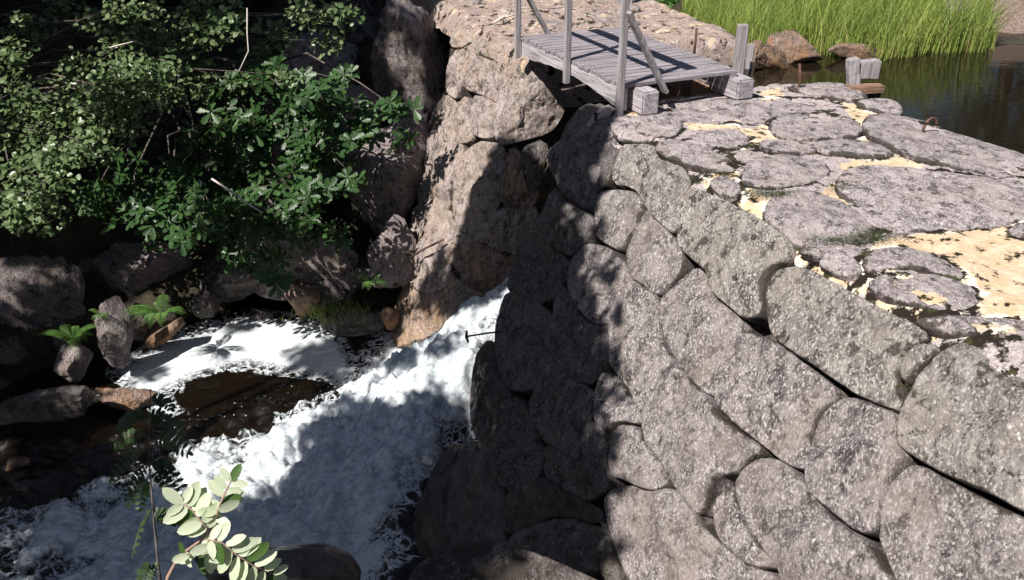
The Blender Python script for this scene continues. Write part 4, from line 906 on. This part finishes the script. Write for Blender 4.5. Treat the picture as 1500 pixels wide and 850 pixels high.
for gx in np.arange(715, 862, 30):
    for gy in np.arange(300, 480, 30):
        x = gx+r_.normal()*8; y = gy+r_.normal()*8
        if x < 865-(.0 if y > 350 else 60): CAN.append((face_pt(x, y), r_.choice([.2, .28]), r_.uniform(7, 9.5)))
def push(p, rc, s_):
    for _ in range(14):
        c = p+L*s_; x, y, dp = proj(c)
        if dp > .2 and -120 < x < 1620 and y+rc*FPX/dp > -30: s_ += .8
        else: break
    return p, rc, s_
CAN = [push(*q_) for q_ in CAN]
CAN = [(p, rc, s_) for p, rc, s_ in CAN if clear(p+L*s_, rc)]
print('canopy clumps', len(CAN), 'lit rejects SH', sum(not clear(p+L*s_, rc) for p, rc, s_ in SH))
POST = []
for x, y in [(830,190),(850,165),(870,190),(850,230),(835,260),(820,230),(880,170),(860,280),(840,175),(860,210),(845,245)]: POST = POST+[push(face_pt(x, y), .17, ss) for ss in (7.6, 8.5, 9.5)]
for x, y, rr in [(880,335,.1),(893,520,.12),(878,590,.13),(888,648,.12),(900,455,.08),(885,395,.12),(905,580,.07),(868,480,.12),(870,700,.12),(900,700,.07),(895,800,.1)]: POST.append(push(face_pt(x, y), rr, 8.5))
for x, y in [(720,260),(745,250),(700,300),(690,340),(730,310),(765,250),(680,400),(700,440),(740,400),(760,340),(700,380),(760,300),(775,270),(735,350),(715,270),(735,235),(680,360),(670,380),(720,420),(705,330),(685,440)]: POST = POST+[push(hit(f_abut, np.array([float(x)]), np.array([float(y)]))[0], .24, ss) for ss in (8.8, 10.2)]
SH = [push(*q_) for q_ in SH]+CAN; S2 = []
for p, rc, s_ in SH:
    w = p-LP; t = (p+L*s_-LP)@L; w = p+L*s_-LP; d = np.linalg.norm(w-t[:, None]*L, axis=1)-LR; m_ = d[t > .5].min(); rc2 = min(rc, m_/.95)
    if rc2 > .14: S2.append((p, rc2, s_))
print('shade clumps', len(SH), '->', len(S2)); SH = S2+POST
trees = [((-5.4, -.2, .0), 'tall leafy tree behind the viewer whose shade falls on the dam', []), ((-8.5, 2.2, -2.6), 'tall leafy tree on the near left bank shading the rapids', []), ((-11.5, 7.0, -2.2), 'tall leafy tree on the left bank shading the rocks', [])]
for p, r0, s in SH:
    for _ in range(14):
        c = p+L*s; x, y, dp = proj(c)
        if dp > .2 and -120 < x < 1620 and y+r0*FPX/dp > -30: s += .8
        else: break
    k = int(np.argmin([np.hypot(c[0]-t[0][0], c[1]-t[0][1]) for t in trees])); trees[k][2].append((tuple(c), r0))
for i, (b, lab, cr) in enumerate(trees):
    if cr: tree('deciduous_tree', lab, b, max(c[0][2] for c in cr)-b[2]+1, cr, M['darkleaf'], 900, .12, 90+i, group='leafy trees on the near bank', trunk=.2)

# ring of tall trees round the clearing, outside the picture: they close off the low sky
RT = [(-15,-9,'tall tree on the slope far behind the viewer to the left'),(-8,-15,'tall tree well behind the viewer'),(0,-15,'tall tree directly behind the viewer'),(8,-13,'tall tree behind the viewer to the right'),(-18,-1,'tall tree far to the left of the rapids'),(-18,6,'tall tree at the far left, downstream of the rapids'),(-15,12,'tall tree on the left slope beyond the boulders'),(-10,17,'tall tree at the top of the left slope'),(-4,19,'tall tree behind the cliff'),(14,-8,'tall tree on the near side of the pond'),(18,-1,'tall tree at the right shore of the pond')]
for i, (x, y, lab) in enumerate(RT):
    cr = [((x+r_.normal()*2.0, y+r_.normal()*2.0, r_.uniform(-.5, 8.5)), r_.uniform(1.3, 2.0)) for _ in range(22)]
    tree('deciduous_tree', lab, (x, y, -.5 if x < -9 else .5), 8.5, cr, M['darkleaf'], 26, .42, 200+i, group='tall trees round the clearing', trunk=.22)

# --- ferns
def fern(px, py, dep, size, n, seed, label, mat='fern'):
    r_ = np.random.default_rng(seed); b = at_t(px, py, dep); pos = []; d = []; up = []; sz = []; st = []
    for i in range(n):
        az = r_.uniform(0, 2*np.pi); h = np.array([math.cos(az), math.sin(az), 0]); h[1] -= .35; ln = size*r_.uniform(.7, 1.1); P = []
        for t in np.linspace(0, 1, 28):
            P.append(b+h*ln*t*.8+UP*ln*(1.1*t-.85*t*t))
        st.append((P, list(np.linspace(.004, .001, 28)))); s_ = np.cross(h, UP)
        for k in range(3, 28):
            w = ln*.15*math.sin(math.pi*min(1, (k/27)*.8+.18))+.01
            for sg in (-1, 1):
                pos.append(P[k]); d.append(s_*sg+h*.35-UP*.12); up.append(UP+r_.normal(size=3)*.1); sz.append(w)
    t = thing('fern', label, 'fern', b, 'ferns on the left bank'); leaves('frond', np.array(pos), np.array(d), np.array(up), np.array(sz), 'pinna', M[mat], t); V, Fc = tubes(st, 4); mesh('stalks', V, Fc, M['fern'], t)
fern(238, 462, 10.4, .46, 15, 1, 'bright yellow-green sunlit fern above the foam pool')
fern(108, 500, 10.0, .42, 12, 2, 'darker green fern between the big left boulder and the pillar-shaped stone')
fern(150, 462, 10.2, .2, 5, 3, 'tiny fern growing on top of the pillar-shaped stone')
fern(545, 415, 10.6, .3, 6, 4, 'small dark fern in the cleft at the foot of the cliff')
# small oak sprig above foam
pos = []; d = []; up = []
q = at_t(405, 412, 10.0)
for c in (q, q+np.array([.1, 0, .06]), q+np.array([-.1, 0, .1])):
    for j in range(7):
        t = j*.9; pos.append(c); d.append(np.array([math.cos(t), -.3, math.sin(t)*.7])); up.append(np.array([0, -.8, .6]))
tag(leaves('sprig', np.array(pos), np.array(d), np.array(up), np.full(len(pos), .13), 'lobed', M['oak']), 'single leafy sprig hanging above the back edge of the foam', 'sprig')

# --- grasses
def blades(name, roots, hgt, wid_, mat, lean, seed, parent=None, kink=.35):
    r_ = np.random.default_rng(seed); n = len(roots); K = 6; V = np.zeros((n, K, 2, 3)); az = r_.uniform(0, 2*np.pi, n)
    d = np.stack([np.cos(az), np.sin(az), 0*az], 1)*lean*r_.uniform(.3, 1.6, (n, 1))+np.array([.08, -.04, 0]); face = r_.uniform(0, np.pi, n); s = np.stack([np.cos(face), np.sin(face)*.5, 0*face], 1)
    for k in range(K):
        t = k/(K-1); c = roots+d*hgt[:, None]*(t**2)*1.0+UP*(hgt*(t-kink*.35*t*t*np.linalg.norm(d, axis=1)))[:, None]
        w = wid_*(1-t**1.6)*.5+.0006; V[:, k, 0] = c-s*w; V[:, k, 1] = c+s*w
    Fc = [(i*2*K+2*k, i*2*K+2*k+1, i*2*K+2*k+3, i*2*K+2*k+2) for i in range(n) for k in range(K-1)]
    return mesh(name, V.reshape(-1, 3), Fc, mat, parent, attrs={'rnd': ('FACE', np.repeat(np.clip(r_.random(n)*.6+.3+.6*np.array([mn.noise(Vector((q[0]*2.2, q[1]*2.2, 7))) for q in roots]), 0, 1), K-1))})
r_ = np.random.default_rng(9); roots = []
SHORE = [(1000,48),(1045,68),(1085,75),(1130,70),(1200,80),(1290,88),(1350,80),(1420,76),(1455,74)]
sx_, sy_ = np.array(SHORE, float).T
nb = 0
for _ in range(20000):
    x = r_.uniform(985, 1458); yb = np.interp(x, sx_, sy_); a = at_z(x, yb, -.28); back = r_.random()**.8*3.8
    q = a+np.array([a[0]*.0+back*.30, back, 0])
    if x > 1390 and back > 1.3: continue
    nz_ = mn.noise(Vector((q[0]*1.2, q[1]*1.2, 3)))
    if nz_ < -.28: continue
    q[2] = -.32+.05*back; roots.append(q)
roots = np.array(roots); hh = r_.uniform(.45, .95, len(roots))*(1+.55*np.array([mn.noise(Vector((q[0]*.9, q[1]*.9, 0))) for q in roots]))
dry = r_.random(len(roots)) < .13
xx_ = proj(roots)[0]; hh *= np.interp(xx_, [985, 1040, 1100], [.5, .7, 1])
tag(blades('reeds', roots[~dry], hh[~dry]*1.05, .012, M['grass'], .42, 1), 'bright green reeds growing thickly along the far edge of the pond', 'reeds', kind='stuff')
tag(blades('dry_reeds', roots[dry], hh[dry]*.5, .010, M['drygrass'], .25, 2), 'yellow dry stems at the foot of the green reeds', 'reeds', kind='stuff')
q = at_z(495, 465, -3.35); rt = q+r_.normal(size=(260, 3))*np.array([.22, .1, 0]); tag(blades('grass_tuft', rt, r_.uniform(.1, .26, 260), .007, M['grass'], .5, 3), 'short green grass tuft at the water edge beside the foam pool', 'grass')
q = at_z(1105, 72, -.2)
rt = at_z(1140, 80, -.3)+r_.normal(size=(160, 3))*np.array([.06, .08, 0])+np.array([-.1, -.1, 0]); tag(blades('grass_tuft', rt, r_.uniform(.3, .62, 160), .010, M['grass'], .22, 5), 'clump of green reed growing between post and shore rock', 'grass')
# leafy plant at the top, right of the abutment top
r_ = np.random.default_rng(4); c = at_t(965, 2, 12.6); pos = clump_pts(c, .28, 170, r_, .5); n = 170
tag(leaves('leafy_plant', pos, rv(n, r_), np.array([0, -.3, 1.])+rv(n, r_)*.5, r_.uniform(.06, .11, n), 'round', M['fern']), 'low bright broad-leaved plant at the top edge left of the reeds', 'plant')
# moss cushions on the dam top
pos = []
for x, y, rr in [(1285,345,.10),(1262,352,.08),(1175,366,.05),(1020,268,.05),(1060,258,.05),(1130,285,.09),(1150,283,.07),(1100,282,.06),(1210,353,.06),(1235,268,.06),(1225,275,.05),(1330,570,.03)]:
    p = at_z(x, y, .02); m_ = int(900*(rr/.1)**2); v = r_.normal(size=(m_, 3))*np.array([rr, rr*.45, .006]); v[:, 2] = np.abs(v[:, 2]); pos.append(p+v)
pos = np.concatenate(pos); n = len(pos)
tag(leaves('moss', pos, rv(n, r_)*np.array([1, 1, .4])+UP*.4, UP+rv(n, r_)*.6, r_.uniform(.006, .013, n), 'diamond', M['moss']), 'green moss cushions in the joints of the dam top', 'moss', kind='stuff')

# --- rowans in front
def compound(stemP, npairs, lsz, r_, col, face=None, droop=.1, t0=.2):
    stemP = np.array(stemP); K = len(stemP); out = []
    tt_ = np.linspace(t0, 1, npairs)
    for i, t in enumerate(tt_):
        f = t*(K-1); a = int(min(K-2, f)); p = stemP[a]+(stemP[a+1]-stemP[a])*(f-a); dd = stemP[a+1]-stemP[a]; dd = dd/np.linalg.norm(dd)
        s_ = np.cross(dd, face); s_ /= np.linalg.norm(s_); sz = lsz*(.8+.35*math.sin(math.pi*(t-t0)/(1-t0+1e-6)))*r_.uniform(.9, 1.1)
        for sg in (-1, 1): out.append((p, s_*sg+dd*r_.uniform(.25, .5)-np.array(face)*droop, np.array(face)+r_.normal(size=3)*.22, sz))
    p = stemP[-1]; dd = stemP[-1]-stemP[-2]; out.append((p, dd, np.array(face)+r_.normal(size=3)*.1, lsz)); return out
r_ = np.random.default_rng(3)
sap = thing('rowan_sapling', 'thin dark rowan sapling with feathery leaves rising in front of the torrent', 'sapling', at_t(236, 880, 3.9))
stem = [at_t(x, y, 3.9) for x, y in [(240,900),(232,830),(226,770),(222,720),(218,670),(219,620),(221,570)]]
tl = [(stem, list(np.linspace(.007, .002, 7)))]; LV = []
for x0, y0, x1, y1 in [(224,745,196,808),(219,690,262,735),(219,680,188,738),(218,655,165,700),(219,650,275,662),(218,640,170,655),(220,620,265,632),(219,610,180,625),(220,590,250,598),(220,690,248,690),(222,760,250,765),(219,665,235,700),(218,700,205,745),(232,835,210,850),(219,630,235,610),(219,672,270,722)]:
    a = at_t(x0, y0, 3.9); b = at_t(x1, y1, 3.9+r_.uniform(-.25, .2)); P = [a+(b-a)*t+UP*.035*math.sin(math.pi*t) for t in np.linspace(0, 1, 6)]
    tl.append((P, [.0018]*6)); fc = np.array([r_.normal()*.4, -.75, .65]); LV += compound(P, 8, .036, r_, 0, fc/np.linalg.norm(fc))
V, Fc = tubes(tl, 5); mesh('stem', V, Fc, M['bark'], sap)
leaves('foliage', *[np.array([l[i] for l in LV]) for i in range(3)], np.array([l[3] for l in LV]), 'leaflet', M['rowan'], sap)
rb = thing('rowan_branch', 'pale sunlit rowan branch with broad leaflets in the foreground at the bottom', 'branch', at_t(240, 870, 1.45))
D0 = 1.45
main = [at_t(x, y, D0) for x, y in [(235,900),(246,845),(262,815),(290,795),(310,773),(322,740),(335,712)]]
tl = [(main, list(np.linspace(.0035, .0012, 7)))]; LV = []
fc = np.array([.1, -.80, .55]); fc /= np.linalg.norm(fc)
for pts, k, sz, t0 in [([(300,790),(325,795),(345,812),(370,828),(400,842)], 9, .037, .08), ([(312,772),(318,750),(326,728),(338,706)], 6, .034, .2), ([(308,778),(295,765),(282,748),(268,738)], 6, .042, .12), ([(262,815),(275,812),(295,810),(312,812)], 6, .032, .2)]:
    P = [at_t(x, y, D0+.03*r_.normal()) for x, y in pts]; tl.append((P, [.0013]*len(P))); LV += compound(P, k, sz, r_, 0, fc, droop=-.05, t0=t0)
V, Fc = tubes(tl, 6); mesh('stem', V, Fc, M['twig'], rb)
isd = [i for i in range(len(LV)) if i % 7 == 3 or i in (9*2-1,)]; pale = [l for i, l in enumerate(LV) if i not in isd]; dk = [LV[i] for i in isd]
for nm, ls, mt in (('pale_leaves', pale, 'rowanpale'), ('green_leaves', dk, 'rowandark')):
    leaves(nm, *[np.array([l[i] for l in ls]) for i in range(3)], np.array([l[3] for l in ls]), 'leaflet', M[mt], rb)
